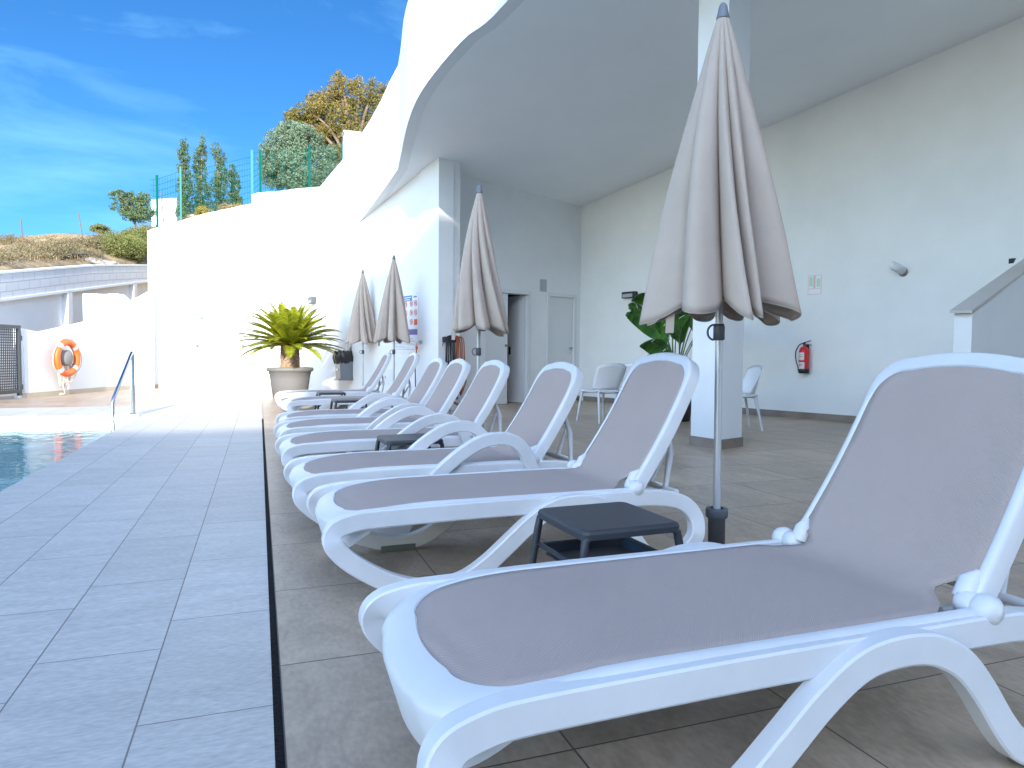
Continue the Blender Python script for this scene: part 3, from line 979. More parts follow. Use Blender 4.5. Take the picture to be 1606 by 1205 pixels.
# stair parapet at the right edge
root = tag(empty('stair_wall', (7.0, 5.0, 0)), 'white stair parapet with sloping pale stone cap at the right edge', 'wall')
zc = 6.2
a1, a2 = at(1497, 490, zc), at(1525, 492, zc - .05)
sd = Vector((at(1606, 430, 7.0) - a2)); zr = sd.z; sd.z = 0; ln = sd.length; sd.normalize()
zp = a2.z
th_v = Vector((a1.x - a2.x, a1.y - a2.y, 0))
def stairprism(zoff0, zoff1, grow, ztop_on):
    mbx = MB()
    p0 = Vector((a2.x, a2.y, 0)); L = 2.6
    p1 = p0 + sd * L
    t = th_v
    g0 = -sd * grow
    sl = zr / ln
    A0 = p0 + g0 - t * grow * 2; A1 = p0 + t * (1 + grow * 2) + g0
    B0 = p1 - t * grow * 2; B1_ = p1 + t * (1 + grow * 2)
    def z(p, hi): return (zp if True else 0) + hi
    vs = []
    for p, zz in ((A0, zp), (A1, zp), (B1_, zp + sl * L), (B0, zp + sl * L)):
        vs.append((p.x, p.y, zz + zoff0 if ztop_on else 0))
    for p, zz in ((A0, zp), (A1, zp), (B1_, zp + sl * L), (B0, zp + sl * L)):
        vs.append((p.x, p.y, zz + zoff1))
    mbx.add(vs, [(0, 3, 2, 1), (4, 5, 6, 7), (0, 1, 5, 4), (1, 2, 6, 5), (2, 3, 7, 6), (3, 0, 4, 7)])
    return mbx
rel(root, stairprism(0, 0, 0, False)).build('parapet', 'render', root)
rel(root, stairprism(.002, .028, .06, True)).build('cap', 'capstone', root)
cp = at(1590, 405, 6.9)
root = tag(empty('corner_lamp', tuple(cp)), 'small black triangular lamp above the stair parapet cap', 'lamp')
mb = MB(); mb.add([(0, 0, 0), (.035, 0, .0), (0, 0, -.05), (0, .05, 0), (.035, .05, 0), (0, .05, -.05)], [(0, 1, 2), (3, 5, 4), (0, 3, 4, 1), (0, 2, 5, 3), (1, 4, 5, 2)])
mb.build('lamp_body', 'black', root)


# ================================================================== LOUNGERS
def z0f(x): return .362 - .06 * max(0.0, 1 - x / .45) ** 2


def u_outline(xa, xb, hwa, hwb, rad, n=10, front_end='a'):
    """open U outline: starts at the open end b (y<0), runs to the closed end a, round, back to b (y>0).
    returns list of (x, y, inward nx, ny, frontness)"""
    pts = []
    sgn = 1 if xb > xa else -1
    N = 14
    for i in range(N):
        t = i / N; x = xb + (xa + sgn * rad - xb) * t
        pts.append((x, -(hwb + (hwa - hwb) * t)))
    for k in range(n + 1):
        a = math.pi / 2 * k / n
        e = 1.0
        pts.append((xa + sgn * rad * (1 - math.sin(a)), -(hwa - rad) - rad * math.cos(a)))
    m = 8
    for i in range(1, m):
        y = -(hwa - rad) + 2 * (hwa - rad) * i / m
        pts.append((xa - sgn * .018 * (1 - (y / (hwa - rad)) ** 2), y))
    full = pts + [(x, -y) for x, y in reversed(pts[:len(pts) - (m - 1)])]
    out = []
    for i, (x, y) in enumerate(full):
        a = full[max(i - 1, 0)]; b = full[min(i + 1, len(full) - 1)]
        tx, ty = b[0] - a[0], b[1] - a[1]; l = math.hypot(tx, ty) or 1
        nx, ny = -ty / l, tx / l
        # make inward
        if ny * y > 1e-9 or (abs(y) < 1e-6 and nx * (xb - xa) < 0): nx, ny = -nx, -ny
        if abs(ny) < 1e-3 and nx * (xb - xa) < 0: nx = -nx
        out.append([x, y, nx, ny, 0])
    sm = []
    for i, q in enumerate(out):
        ax = ay = 0
        for k in range(-4, 5):
            j = min(max(i + k, 0), len(out) - 1); w = math.exp(-(k / 2.6) ** 2)
            ax += out[j][2] * w; ay += out[j][3] * w
        l = math.hypot(ax, ay) or 1
        t = min(1, max(0, 1 - abs(q[0] - xa) / (rad * 1.5))); fr = t * t * (3 - 2 * t)
        sm.append((q[0], q[1], ax / l, ay / l, fr))
    return sm


def inner_edge(outl, wf):
    "inner edge of the rim as (x, half width) samples"
    return sorted([(x + nx * wf(fr), abs(y + ny * wf(fr))) for (x, y, nx, ny, fr) in outl if y <= 1e-9])


def sweep_section(outl, section, mapf):
    rows = []
    for (x, y, nx, ny, fr) in outl:
        rows.append([mapf(x + nx * o, y + ny * o, dz) for (o, dz) in section(fr)])
    return rows


def add_loop_rows(mb, rows, material=None):
    n = len(rows[0]); vs = [p for r in rows for p in r]; fs = []
    for i in range(len(rows) - 1):
        for k in range(n):
            fs.append((i * n + k, (i + 1) * n + k, (i + 1) * n + (k + 1) % n, i * n + (k + 1) % n))
    fs.append(tuple(range(n))); fs.append(tuple((len(rows) - 1) * n + k for k in reversed(range(n))))
    mb.add(vs, fs, material, True)


def ribbon(path, hw, hh, mb):
    "closed loop path of (x,z,y) centreline with rectangular rounded section: hw half width in y, hh half thickness"
    N = len(path); rows = []
    for i in range(N):
        p = path[i]; t = (path[(i + 1) % N] - path[i - 1]); t2 = Vector((t.x, 0, t.z)).normalized()
        nrm = Vector((-t2.z, 0, t2.x))
        r = []
        b = .16
        for (a, c) in ((-1, -1 + b), (-1, 1 - b), (-1 + b, 1), (1 - b, 1), (1, 1 - b), (1, -1 + b), (1 - b, -1), (-1 + b, -1)):
            r.append(p + Vector((0, hw * a, 0)) + nrm * hh * c)
        rows.append(r)
    n = 8; vs = [q for r in rows for q in r]
    fs = [(i * n + k, ((i + 1) % N) * n + k, ((i + 1) % N) * n + (k + 1) % n, i * n + (k + 1) % n) for i in range(N) for k in range(n)]
    mb.add(vs, fs, None, True)


BACK_A = R(59.5)
HX, HZ = 1.335, .352
BU = Vector((math.cos(BACK_A), 0, math.sin(BACK_A))); BN = Vector((-math.sin(BACK_A), 0, math.cos(BACK_A)))


def bmap(a, y, dz):
    # gentle backward curve of the backrest
    return Vector((HX, 0, HZ)) + BU * a + BN * (dz - .02 * math.sin(min(1, max(0, a / .7)) * math.pi)) + Vector((0, y, 0))


def make_lounger(arms):
    global HX, HL
    HX, HL = (1.275, .635) if arms else (1.335, .70)
    root = empty('sun_lounger')
    # side frames
    pk = .495 if arms else .328
    for s in (-1, 1):
        P = [(.20, .318), (.40, .322), (.62, .324), (.86, .324), (1.10, .323), (1.32, .322), (1.47, .315), (1.585, .285), (1.648, .22),
             (1.645, .145), (1.60, .085), (1.535, .047), (1.47, .036), (1.405, .055), (1.345, .115)]
        if arms:
            P += [(1.30, .22), (1.262, .34), (1.215, .43), (1.15, .482), (1.06, pk), (.97, .478), (.87, .425), (.765, .345), (.655, .24), (.575, .15)]
        else:
            P += [(1.28, .205), (1.215, .275), (1.13, .318), (1.03, pk), (.93, .312), (.83, .255), (.73, .175), (.64, .105)]
        P += [(.55, .055), (.46, .036), (.36, .042), (.25, .078), (.15, .135), (.075, .195), (.037, .25), (.055, .292), (.12, .312)]
        nrail = 8
        path = []
        for i, (x, z) in enumerate(P):
            if i <= nrail - 2: y = .325
            elif i in (nrail - 1, len(P) - 1): y = .330
            elif i in (nrail, len(P) - 2): y = .340
            else: y = .354 + .012 * (1 - min(1, z / .33))
            path.append(Vector((x, s * y, z)))
        path = catmull(path, 5, True)
        mb = MB(); ribbon(path, .0245, .035, mb)
        mb.build('side_frame', 'plastic', root, sharp=28)
        for xx in (.45, 1.48):
            mb = MB(); mb.box(xx - .11 + (.0 if xx < 1 else .05), xx + .06, s * .364 - .027, s * .364 + .027, 0, .03)
            mb.build('foot_pad', 'pad', root, bevel=.004)
    # bed rim
    ol = u_outline(.028, 1.345, .326, .336, .17, 12)

    def sec(fr):
        w = .034 + .046 * fr; d = .045 + .10 * fr
        return [(w, -.014), (w, -.001), (w - .004, .003), (w * .6, .004), (.012, .002 - .010 * fr), (.004, -.003 - .012 * fr), (.0, -.014 - .012 * fr), (.004 + .03 * fr, -d), (.02 + .03 * fr, -d), (.024, -.035)]
    mb = MB(); add_loop_rows(mb, sweep_section(ol, sec, lambda x, y, dz: Vector((x, y, z0f(x) + dz))))
    for xx in (.34, .8, 1.22):
        mb.box(xx - .02, xx + .02, -.30, .30, .285, .312)
    rim = mb.build('seat_frame', 'plastic', root, sharp=38)
    # backrest rim
    olb = u_outline(HL, .035, .286, .302, .125, 12)

    def secb(fr):
        w = .027 + .024 * fr; d = .060
        return [(w, -.014), (w, -.001), (w - .004, .003), (w * .6, .004), (.010, .002), (.003, -.003), (.0, -.012), (.002, -d), (.024, -d), (.025, -.03)]
    mb = MB(); add_loop_rows(mb, sweep_section(olb, secb, bmap))
    c0_, c1x = bmap(.34, 0, -.05), bmap(.38, 0, -.03)
    for a in (.36,):
        vs = [bmap(a - .02, y, dz) for y in (-.27, .27) for dz in (-.058, -.03)] + [bmap(a + .02, y, dz) for y in (-.27, .27) for dz in (-.058, -.03)]
        mb.add(vs, [(0, 1, 3, 2), (4, 6, 7, 5), (0, 4, 5, 1), (2, 3, 7, 6), (0, 2, 6, 4), (1, 5, 7, 3)])
    mb.build('backrest_frame', 'plastic', root, sharp=38)
    # hinges
    for s in (-1, 1):
        mb = MB()
        prof = [(.0005, -.052), (.016, -.050), (.027, -.042), (.031, -.028), (.031, -.002), (.029, 0), (.031, .002), (.034, .006), (.036, .024), (.030, .042), (.017, .052), (.0005, .055)]
        prof = [(r, z * s) for r, z in prof]
        mb.lathe(prof, 18, (HX + .015, s * .306, .364), None, 'y')
        mb.build('hinge', 'plastic', root)
        mb = MB(); mb.tube([Vector((HX + .02, s * .268, .371)), bmap(.07, s * .268, .004), bmap(.10, s * .276, -.004)], [.026, .024, .010], 10)
        mb.build('hinge_bracket', 'plastic', root)
    # strut behind the back
    mb = MB()
    for s in (-1, 1):
        y = s * .20
        a = bmap(.36, y, -.06); b = Vector((1.585, y, .335)); e = Vector((HX + .03, y, .315))
        mb.tube([a, a * .5 + b * .5 + Vector((.02, 0, .012)), b], [.012, .017, .012], 6)
        mb.tube([a * .62 + b * .38, Vector((1.50, y, .37)), Vector((1.56, y, .345))], [.008, .014, .010], 6)
        mb.tube([e, Vector((1.60, y, .315))], .012, 6)
    mb.tube([(1.585, -.29, .325), (1.585, .29, .325)], .014, 8)
    mb.tube([bmap(.36, -.2, -.065), bmap(.36, .2, -.065)], .012, 8)
    mb.build('back_support', 'plastic_grey' if False else 'plastic', root)
    # sling cloth: bed then back, one sheet
    rows = []; uvs = []
    prof = []
    ie = inner_edge(ol, lambda fr: .034 + .046 * fr); X0 = ie[0][0] + .002; XE = HX - .07
    ixs = [ie[0][0] - .001] + [q[0] for q in ie]; iys = [0] + [q[1] for q in ie]
    je = inner_edge(olb, lambda fr: .027 + .024 * fr); AE = je[-1][0] - .002
    jxs = [q[0] for q in je] + [AE + .003]; jys = [q[1] for q in je] + [0]
    for i in range(39):
        t = i / 38
        x = X0 + .13 * (min(1, t * 2.4)) ** 2.2 if t * 2.4 < 1 else X0 + .13 + (XE - X0 - .13) * (t - 1 / 2.4) / (1 - 1 / 2.4)
        prof.append((Vector((x, 0, z0f(x) - .004)), Vector((0, 0, 1)), x - X0))
    prev = prof[-1][0]
    b0 = bmap(.10, 0, 0)
    ctrl = Vector((HX + .007, 0, z0f(1.3) + .003))
    for i in range(1, 8):
        t = i / 8; p = prev * (1 - t) ** 2 + ctrl * 2 * t * (1 - t) + b0 * t * t
        prof.append((p, Vector((0, 0, 1)).lerp(BN, t).normalized(), XE - X0 + .2 * t))
    for i in range(30):
        t = 1 - i / 29
        a = AE - (AE - .10) * (1 - math.cos(t * math.pi / 2))
        prof.append((bmap(a, 0, -.003), BN, XE - X0 + .2 + a - .1))
    L = prof[-1][2]
    for p, nr, s in prof:
        hw = .306 if s < 1.14 else .28
        if s < .5: hw = min(hw, float(np.interp(X0 + s, ixs, iys)) + .006)
        e = L - s
        if e < .3: hw = min(hw, float(np.interp(AE - e, jxs, jys)) + .005)
        hw -= .070 * math.exp(-((s - XE + X0 - .10) / .062) ** 2)
        r = []
        for k in range(17):
            u = -1 + 2 * k / 16
            crown = .006 * (1 - u * u) * min(1, s / .2) * min(1, max(0, (L - s) / .15)) * (1 if s < 1.1 else .4)
            wr = .0022 * math.sin(s * 85 + 3 * u) * max(0, 1 - s / .16) * (1 - u * u)
            q = p + nr * (crown + wr) + Vector((0, hw * u, 0))
            r.append(q); uvs.append((s, hw * u))
        rows.append(r)
    mb = MB(); mb.grid(rows, None, True, uvs)
    o = mb.build('sling', 'sling', root)
    sd_ = o.modifiers.new('thick', 'SOLIDIFY'); sd_.thickness = .003; sd_.offset = -1
    return root


LG = 'sun loungers in a row beside the pool deck'
lou = [  # X, Ycentre, phi, arms, label
    (.24, 1.455, 0.0, False, 'nearest white sun lounger with mauve grey sling, filling the foreground'),
    (.205, 2.965, 1.0, False, 'armless white lounger just behind the near small dark table'),
    (.135, 3.86, 1.5, True, 'armed white lounger in front of the middle dark side table'),
    (.115, 5.07, 2.0, True, 'armed white lounger whose arm rises right behind the middle dark table'),
    (.125, 6.13, 2.0, True, 'armed white lounger fifth in the row counted from the camera'),
    (.16, 7.10, 1.5, True, 'armed white lounger just in front of the two far side tables'),
    (.30, 9.42, 1.0, False, 'armless white lounger between the two far dark side tables'),
    (.22, 11.1, 0.0, False, 'farthest white lounger beside the potted cycad, sun on its foot end')]
proto = {False: make_lounger(False), True: make_lounger(True)}
used = set()
for X, Y, ph, arms, lab in lou:
    o = proto[arms] if arms not in used else copy_tree(proto[arms])
    used.add(arms)
    o.location = (X, Y, 0); o.rotation_euler = (0, 0, R(ph)); tag(o, lab, 'sun lounger', LG)
    o.scale = (1, 1.02 if X == .24 else .96, 1)


# ================================================================== SIDE TABLES
def make_table():
    root = empty('side_table')
    S = .185; H = .40
    bm = bmesh.new()
    mb = MB()

    def rr(hw, r, n=5):
        out = []
        for cx_, cy_, a0 in ((hw - r, hw - r, 0), (-hw + r, hw - r, 90), (-hw + r, -hw + r, 180), (hw - r, -hw + r, 270)):
            for k in range(n + 1):
                a = R(a0 + 90 * k / n); out.append((cx_ + r * math.cos(a), cy_ + r * math.sin(a)))
        return out
    secs = [(S - .012, H), (S - .003, H - .004), (S, H - .012), (S, H - .03), (S - .012, H - .03), (S - .012, H - .018)]
    rows = []
    for hw, z in secs: rows.append([Vector((x, y, z)) for x, y in rr(hw, .03)])
    n = len(rows[0]); vs = [p for r in rows for p in r]; fs = [tuple(range(n))]
    for i in range(len(rows) - 1):
        for k in range(n): fs.append((i * n + k, (i + 1) * n + k, (i + 1) * n + (k + 1) % n, i * n + (k + 1) % n))
    fs.append(tuple((len(rows) - 1) * n + k for k in reversed(range(n))))
    mb.add(vs, fs); mb.build('table_top', 'anthracite', root)
    for sx in (-1, 1):
        for sy in (-1, 1):
            mb = MB()
            mb.tube([(sx * (S - .035), sy * (S - .012), H - .02), (sx * (S - .014), sy * (S - .013), H - .032), (sx * (S - .008), sy * (S - .009), H - .07),
                     (sx * (S + .012), sy * (S + .008), .15), (sx * (S + .03), sy * (S + .02), 0)], [.010, .014, .0145, .012, .010], 8)
            mb.build('leg', 'anthracite', root)
    mb = MB()
    mb.box(-S + .03, S - .03, -S + .03, S - .03, .235, .243)
    for s in (-1, 1):
        mb.tube([(-S - .005, s * (S - .015), .268), (S + .005, s * (S - .015), .268)], .009, 6)
        mb.tube([(s * (S - .015), -S - .005, .269), (s * (S - .015), S + .005, .269)], .009, 6)
    for s in (-1, 1):
        mb.add([(-S + .02, s * (S - .018), .27), (S - .02, s * (S - .018), .27), (S - .04, s * (S - .045), .238), (-S + .04, s * (S - .045), .238)], [(0, 1, 2, 3)])
        mb.add([(s * (S - .018), -S + .02, .27), (s * (S - .018), S - .02, .27), (s * (S - .045), S - .04, .238), (s * (S - .045), -S + .04, .238)], [(0, 1, 2, 3)])
    mb.build('shelf', 'anthracite', root)
    return root


TG = 'small dark side tables between the loungers'
tt = [(1.12, 2.12, 2, 'nearest small dark side table, whole top and tray in view'), (.93, 4.53, 2, 'small dark side table in the middle of the lounger row'),
      (1.0, 8.45, 2, 'small dark side table fourth in line, its grey top seen edge on by two loungers'), (.95, 10.1, 1, 'farthest small dark side table, showing thin above the last but one lounger')]
tt[2] = (1.0, 8.45, 2, 'small dark side table nearer of the two far tables')
tp_ = make_table()
for i, (x, y, a, lab) in enumerate(tt):
    o = tp_ if i == 0 else copy_tree(tp_)
    o.location = (x, y, 0); o.rotation_euler = (0, 0, R(a)); tag(o, lab, 'side table', TG)


# ================================================================== UMBRELLAS
def make_umbrella(seed, hem, collar, twist, rs_=1.0):
    rnd = random.Random(seed)
    root = empty('closed_parasol')
    tipz = 2.575
    # canopy
    NL = 9; NT = 198; NV = 44
    amp = [rnd.uniform(.74, 1.14) for _ in range(NL)]
    ph = [rnd.uniform(-.16, .16) for _ in range(NL)]
    hang = [rnd.uniform(-.03, .03) for _ in range(NL)]
    lean = [rnd.uniform(-.2, 1.0) for _ in range(NL)]
    tl = [rnd.uniform(-1, 1) for _ in range(NL)]; wd8 = [rnd.uniform(.6, 1.35) for _ in range(NL)]; sw = sum(wd8); bnd = [0]
    for q in wd8: bnd.append(bnd[-1] + q / sw)
    rows = []; L = tipz - .03 - hem
    for j in range(NV + 1):
        v = j / NV
        Rv = .022 + .375 * (v ** .95) * (1 - .08 * v)
        r = []
        for i in range(NT):
            th = 2 * math.pi * i / NT
            u = i / NT
            k = max(j_ for j_ in range(NL) if bnd[j_] <= u + 1e-9); w = (u - bnd[k]) / (bnd[k + 1] - bnd[k])   # 0..1 across the lobe
            w2 = w + lean[k] * .28 * v * math.sin(math.pi * w)   # lean of the fold
            petal = max(0.0, math.sin(math.pi * min(1, max(0, w2)))) ** .55
            a = (.30 + .70 * petal * amp[k] * (.86 + .14 * min(1.3, wd8[k])))
            a = 1 - (1 - a) * min(1, .25 + 1.1 * v)
            # secondary soft crease
            a += .05 * v * math.sin(2 * math.pi * (w * 2 + ph[k] * 5)) * petal + .02 * math.sin(5 * v + k * 1.7) * v * petal
            tha = th + ph[k] * math.sin(math.pi * w) * v * 1.2 + twist * v
            rad = Rv * a * rs_ + .014 * v * noise.noise(Vector((math.cos(th) * 3.5, math.sin(th) * 3.5, v * 2.2 + seed)))
            scal = .065 * math.sin(math.pi * w) ** 1.0 * (1 if v > .75 else 0) * ((v - .75) / .25 if v > .75 else 0)
            z = tipz - .03 - L * v - scal * .55 + (hang[k] * math.sin(math.pi * w) * v) + (.05 * (1 - petal) + .075 * tl[k] * (w - .5) * petal) * max(0, v - .7) / .3
            r.append(Vector((rad * math.cos(tha), rad * math.sin(tha), z)))
        r.append(r[0].copy()); rows.append(r)
    mb = MB(); mb.grid(rows)
    o = mb.build('canopy', 'canopy', root)
    so = o.modifiers.new('thick', 'SOLIDIFY'); so.thickness = .0035; so.offset = -1
    # hem binding
    mb = MB(); mb.tube([p + Vector((0, 0, -.001)) for p in rows[-1][:-1]], .0035, 5, None, closed=True); mb.build('hem', 'canopy_hem', o)
    mb = MB(); mb.lathe([(.001, 2.612), (.012, 2.609), (.019, 2.595), (.024, 2.57), (.031, 2.543), (.030, 2.535), (.02, 2.535)], 20); mb.build('finial', 'finial', root)
    mb = MB(); mb.lathe([(.0175, .03), (.0175, 2.55)], 20); mb.lathe([(.021, collar + .16), (.021, 2.0)], 20); mb.build('pole', 'alu', root)
    for k in range(NL):
        a = 2 * math.pi * k / NL + twist * .8
        mb = MB(); e = hem + .10
        mb.tube([(.02 * math.cos(a), .02 * math.sin(a), 2.5), (.07 * math.cos(a), .07 * math.sin(a), 1.9), (.115 * math.cos(a), .115 * math.sin(a), e)], .005, 5)
        mb.build('rib', 'alu', root)
    mb = MB(); mb.lathe([(.019, collar - .035), (.027, collar - .03), (.027, collar + .03), (.023, collar + .045), (.019, collar + .045)], 18)
    mb.tube([(0, 0, 0)] and [Vector((-.03 - .035 * math.sin(t), 0, collar + .04 - .06 * (1 - math.cos(t)) * .5 * 1.2)) for t in np.linspace(0, math.pi, 9)], .005, 6)
    mb.build('collar', 'dark_grey', root)
    mb = MB(); a = 2.95
    pts = [Vector((.19 * math.cos(a), .19 * math.sin(a), hem + .10)), Vector((.245 * math.cos(a), .245 * math.sin(a), hem + .02)), Vector((.25 * math.cos(a), .25 * math.sin(a), hem - .11))]
    for p, q in zip(pts[:-1], pts[1:]):
        mb.add([p + Vector((.014, -.014, 0)), p + Vector((-.014, .014, 0)), q + Vector((-.014, .014, 0)), q + Vector((.014, -.014, 0))], [(0, 1, 2, 3)])
    o2 = mb.build('tie_strap', 'canopy', root); so = o2.modifiers.new('thick', 'SOLIDIFY'); so.thickness = .002
    mb = MB(); mb.lathe([(.034, .212), (.050, .212), (.053, .205), (.053, .172), (.049, .166), (.041, .160), (.040, 0), (.001, 0)], 28)
    mb.lathe([(.034, .212), (.034, .05), (.001, .05)], 24); mb.build('ground_sleeve', 'dark_grey', root)
    return root


UG = 'closed beige parasols standing among the loungers'
for i, (x, y, hem, col_, tw, lab) in enumerate((
        (2.09, 2.81, 1.17, 1.06, .35, 'largest closed beige parasol, in front of the white column'),
        (2.05, 6.62, 1.20, .97, .9, 'closed beige parasol in front of the hanging hoses and doors'),
        (2.15, 11.8, 1.18, .97, .1, 'closed beige parasol covering the pool rules board'),
        (1.95, 14.1, 1.18, .97, .55, 'farthest closed parasol, against the wall beside the grey bin'))):
    o = make_umbrella(11 + i * 7, hem, col_, tw, (1.03, .86, .89, .91)[i])
    o.location = (x, y, 0); tag(o, lab, 'parasol', UG)
    if i == 0: o.rotation_euler = (0, R(-.55), 0)


# ================================================================== HANDRAILS
def handrail(far, near, zt, zb, label):
    root = empty('handrail', (far[0], far[1], 0))
    f = Vector((0, 0, 0)); nr = Vector((near[0] - far[0], near[1] - far[1], 0))
    pts = [f, f + Vector((0, 0, zt - .06)), f + Vector((0, 0, zt - .015)) + nr * .012, f + Vector((0, 0, zt)) + nr * .04,
           nr * .96 + Vector((0, 0, zb + .03)), nr + Vector((0, 0, zb - .03)), nr + Vector((0, 0, -.75))]
    mb = MB(); mb.tube(pts, .0235, 14); mb.build('rail', 'steel', root)
    mb = MB(); mb.lathe([(.024, .018), (.045, .014), (.05, .001)], 20); mb.build('floor_flange', 'steel', root)
    return tag(root, label, 'handrail')


handrail((-1.80, 11.86), (-1.885, 10.75), .935, .27, 'polished steel handrail at the corner of the pool steps')


# ================================================================== LIFE RING
A, B = (-4.437, 16.3), (-3.08, 19.92)
wd = Vector((B[0] - A[0], B[1] - A[1], 0)).normalized(); wn_ = Vector((wd.y, -wd.x, 0))   # towards camera side
q = on_plane(93, 560, A, B)
ang = math.atan2(wd.y, wd.x)
root = tag(empty('life_ring', (q.x + wn_.x * .17, q.y + wn_.y * .17, .80), ang), 'orange life ring with silver bands hanging on the low white wall', 'life ring')
Rr, rr_ = .335, .085
mb = MB()
for k in range(64):
    pass
segs = 72; ns = 16; vs = []; fs = []; mi = []
for k in range(segs):
    a = 2 * math.pi * k / segs
    for j in range(ns):
        b = 2 * math.pi * j / ns
        rad = Rr + rr_ * .85 * math.cos(b)
        vs.append((rad * math.cos(a), rr_ * .75 * math.sin(b), rad * math.sin(a)))
for k in range(segs):
    for j in range(ns):
        fs.append((k * ns + j, k * ns + (j + 1) % ns, ((k + 1) % segs) * ns + (j + 1) % ns, ((k + 1) % segs) * ns + j))
mb.add(vs, fs, None, True); mb.build('ring', 'orange', root)
for c in (45, 135, 225, 315):
    mb = MB(); vs = []; rows = []
    for t in range(-2, 3):
        a = R(c + t * 4); rows.append([Vector(((Rr + (rr_ + .004) * .87 * math.cos(b)) * math.cos(a), (rr_ + .004) * .77 * math.sin(b), (Rr + (rr_ + .004) * .87 * math.cos(b)) * math.sin(a))) for b in [2 * math.pi * j / 16 for j in range(17)]])
    mb.grid(rows); mb.build('band', 'silver', root)
mb = MB(); pts = []
for k in range(60):
    a = 2 * math.pi * k / 60; w = abs(math.sin(2 * (a - R(45)))) ; pts.append(Vector(((Rr + .09 + .05 * w) * math.cos(a), -.01, (Rr + .09 + .05 * w) * math.sin(a) - .05 * w)))
mb.tube(pts, .009, 6, None, closed=True); mb.build('grab_line', 'rope', root)
mb = MB(); mb.lathe([(.001, -.05), (.13, -.05), (.17, -.02), (.17, .12), (.001, .12)], 28, (0, 0, 0), None, 'y'); mb.build('drum', 'grille', root)
root = tag(empty('rope_coil', (q.x + wn_.x * .05, q.y + wn_.y * .05, .80), ang), 'coil of white rope hanging below the orange life ring', 'rope')
mb = MB(); rnd = random.Random(3)
for k in range(9):
    w = .10 + .13 * rnd.random(); d = .42 + .16 * rnd.random(); x0 = rnd.uniform(-.08, .05)
    mb.tube([Vector((x0 - w * math.cos(t), -.03 - .02 * rnd.random(), -.12 - d * math.sin(t))) for t in np.linspace(0, math.pi, 14)], .008, 6)
mb.tube(catmull([(-.05, -.06, -.5), (-.07, -.07, -.62), (-.04, -.08, -.74), (-.12, -.10, -.785), (-.22, -.14, -.79)], 5), .009, 6)
mb.lathe([(.001, -.03), (.03, -.02), (.035, 0), (.03, .02), (.001, .03)], 12, (-.26, -.15, -.765))
mb.build('rope', 'rope', root)

# ================================================================== SHOWERS ON FAR WALL
bd = Vector((B2[0] - B1[0], B2[1] - B1[1], 0)).normalized(); ba = math.atan2(bd.y, bd.x)
for px, lab in ((307.5, 'small chrome shower head and tap, nearer the handrail'), (379, 'small chrome shower head and tap, nearer the potted cycad')):
    q = on_plane(px, 495, B1, B2); root = tag(empty('wall_shower', (q.x, q.y, 0), ba), lab, 'shower', 'showers on the far sunlit wall')
    mb = MB(); z = q.z
    mb.tube([(0, 0, z + .03), (0, -.10, z + .05), (.03, -.22, z), (.05, -.24, z - .05)], .016, 8)
    mb.lathe([(.016, 0), (.045, -.03), (.05, -.06), (.001, -.06)], 14, (.05, -.24, z - .04)); mb.build('shower_head', 'finial', root)
    mb = MB(); mb.lathe([(.001, -.08), (.035, -.075), (.04, -.03), (.025, 0)], 14, (0, 0, on_plane(px, 542, B1, B2).z), None, 'y'); mb.build('tap', 'finial', root)

# ================================================================== SIGN WALL FITTINGS
sdv = Vector((W1[0] - W2[0], W1[1] - W2[1], 0)).normalized(); sa = math.atan2(sdv.y, sdv.x)   # local x runs toward the block; -y faces the terrace?


def wall_item(name, px, py, label, cat, out=0.0):
    q = on_plane(px, py, W1, W2)
    o = empty(name, (q.x, q.y, q.z), sa)
    return tag(o, label, cat), q


# rules board
root, qc = wall_item('rules_board', 637, 506, 'white pool rules board with red ban circles, half hidden by a parasol', 'sign')
tr_, bl_ = on_plane(656.5, 459, W1, W2), on_plane(616, 553, W1, W2)
xr = (Vector((tr_.x, tr_.y, 0)) - Vector((qc.x, qc.y, 0))).dot(sdv); xl = (Vector((bl_.x, bl_.y, 0)) - Vector((qc.x, qc.y, 0))).dot(sdv)
zt, zb = tr_.z - qc.z, bl_.z - qc.z
mb = MB(); mb.box(xl, xr, -.012, -.002, zb, zt); mb.build('board', 'signwhite', root)
W_, H_ = xr - xl, zt - zb


def bx(name, u0, u1, v0, v1, m, d=-.0135):
    mb = MB(); mb.box(xl + u0 * W_, xl + u1 * W_, d, -.0121, zt - v1 * H_, zt - v0 * H_); mb.build(name, m, root)


bx('header', .30, .78, .03, .12, 'signblue')
mb = MB()
for k, (a, b, v) in enumerate(((.35, .74, .055), (.38, .70, .09))): mb.box(xl + a * W_, xl + b * W_, -.0142, -.0136, zt - (v + .014) * H_, zt - v * H_)
mb.build('header_text', 'signwhite', root)
bx('logo', .84, .96, .05, .075, 'signblue')
mb = MB(); mg = MB()
for r_i, v in enumerate((.17, .325, .48)):
    for c_i, u in enumerate((.13, .34, .55, .76, .92)):
        if r_i == 2 and c_i == 4: continue
        cx_, cz_ = xl + u * W_, zt - v * H_
        rx = .068 * W_; rz = .052
        mb.tube([Vector((cx_ + .05 * math.cos(t), -.014, cz_ + .05 * math.sin(t))) for t in np.linspace(0, 2 * math.pi, 20)[:-1]], .0055, 4, None, closed=True)
        mb.tube([(cx_ - .034, -.0135, cz_ + .034), (cx_ + .034, -.0135, cz_ - .034)], .0045, 4)
        mg.box(cx_ - .012, cx_ + .014, -.0135, -.0121, cz_ - .024, cz_ + .02)
        mg.box(cx_ - .02, cx_ + .02, -.0135, -.0121, cz_ + .004, cz_ + .012)
mb.build('ban_symbols', 'signred', root); mg.build('pictograms', 'signgrey', root)
bx('fire_symbol', .86, .98, .44, .54, 'signorange')
bx('lower_box', .55, .98, .605, .70, 'signpurple')
mb = MB(); rnd = random.Random(5)
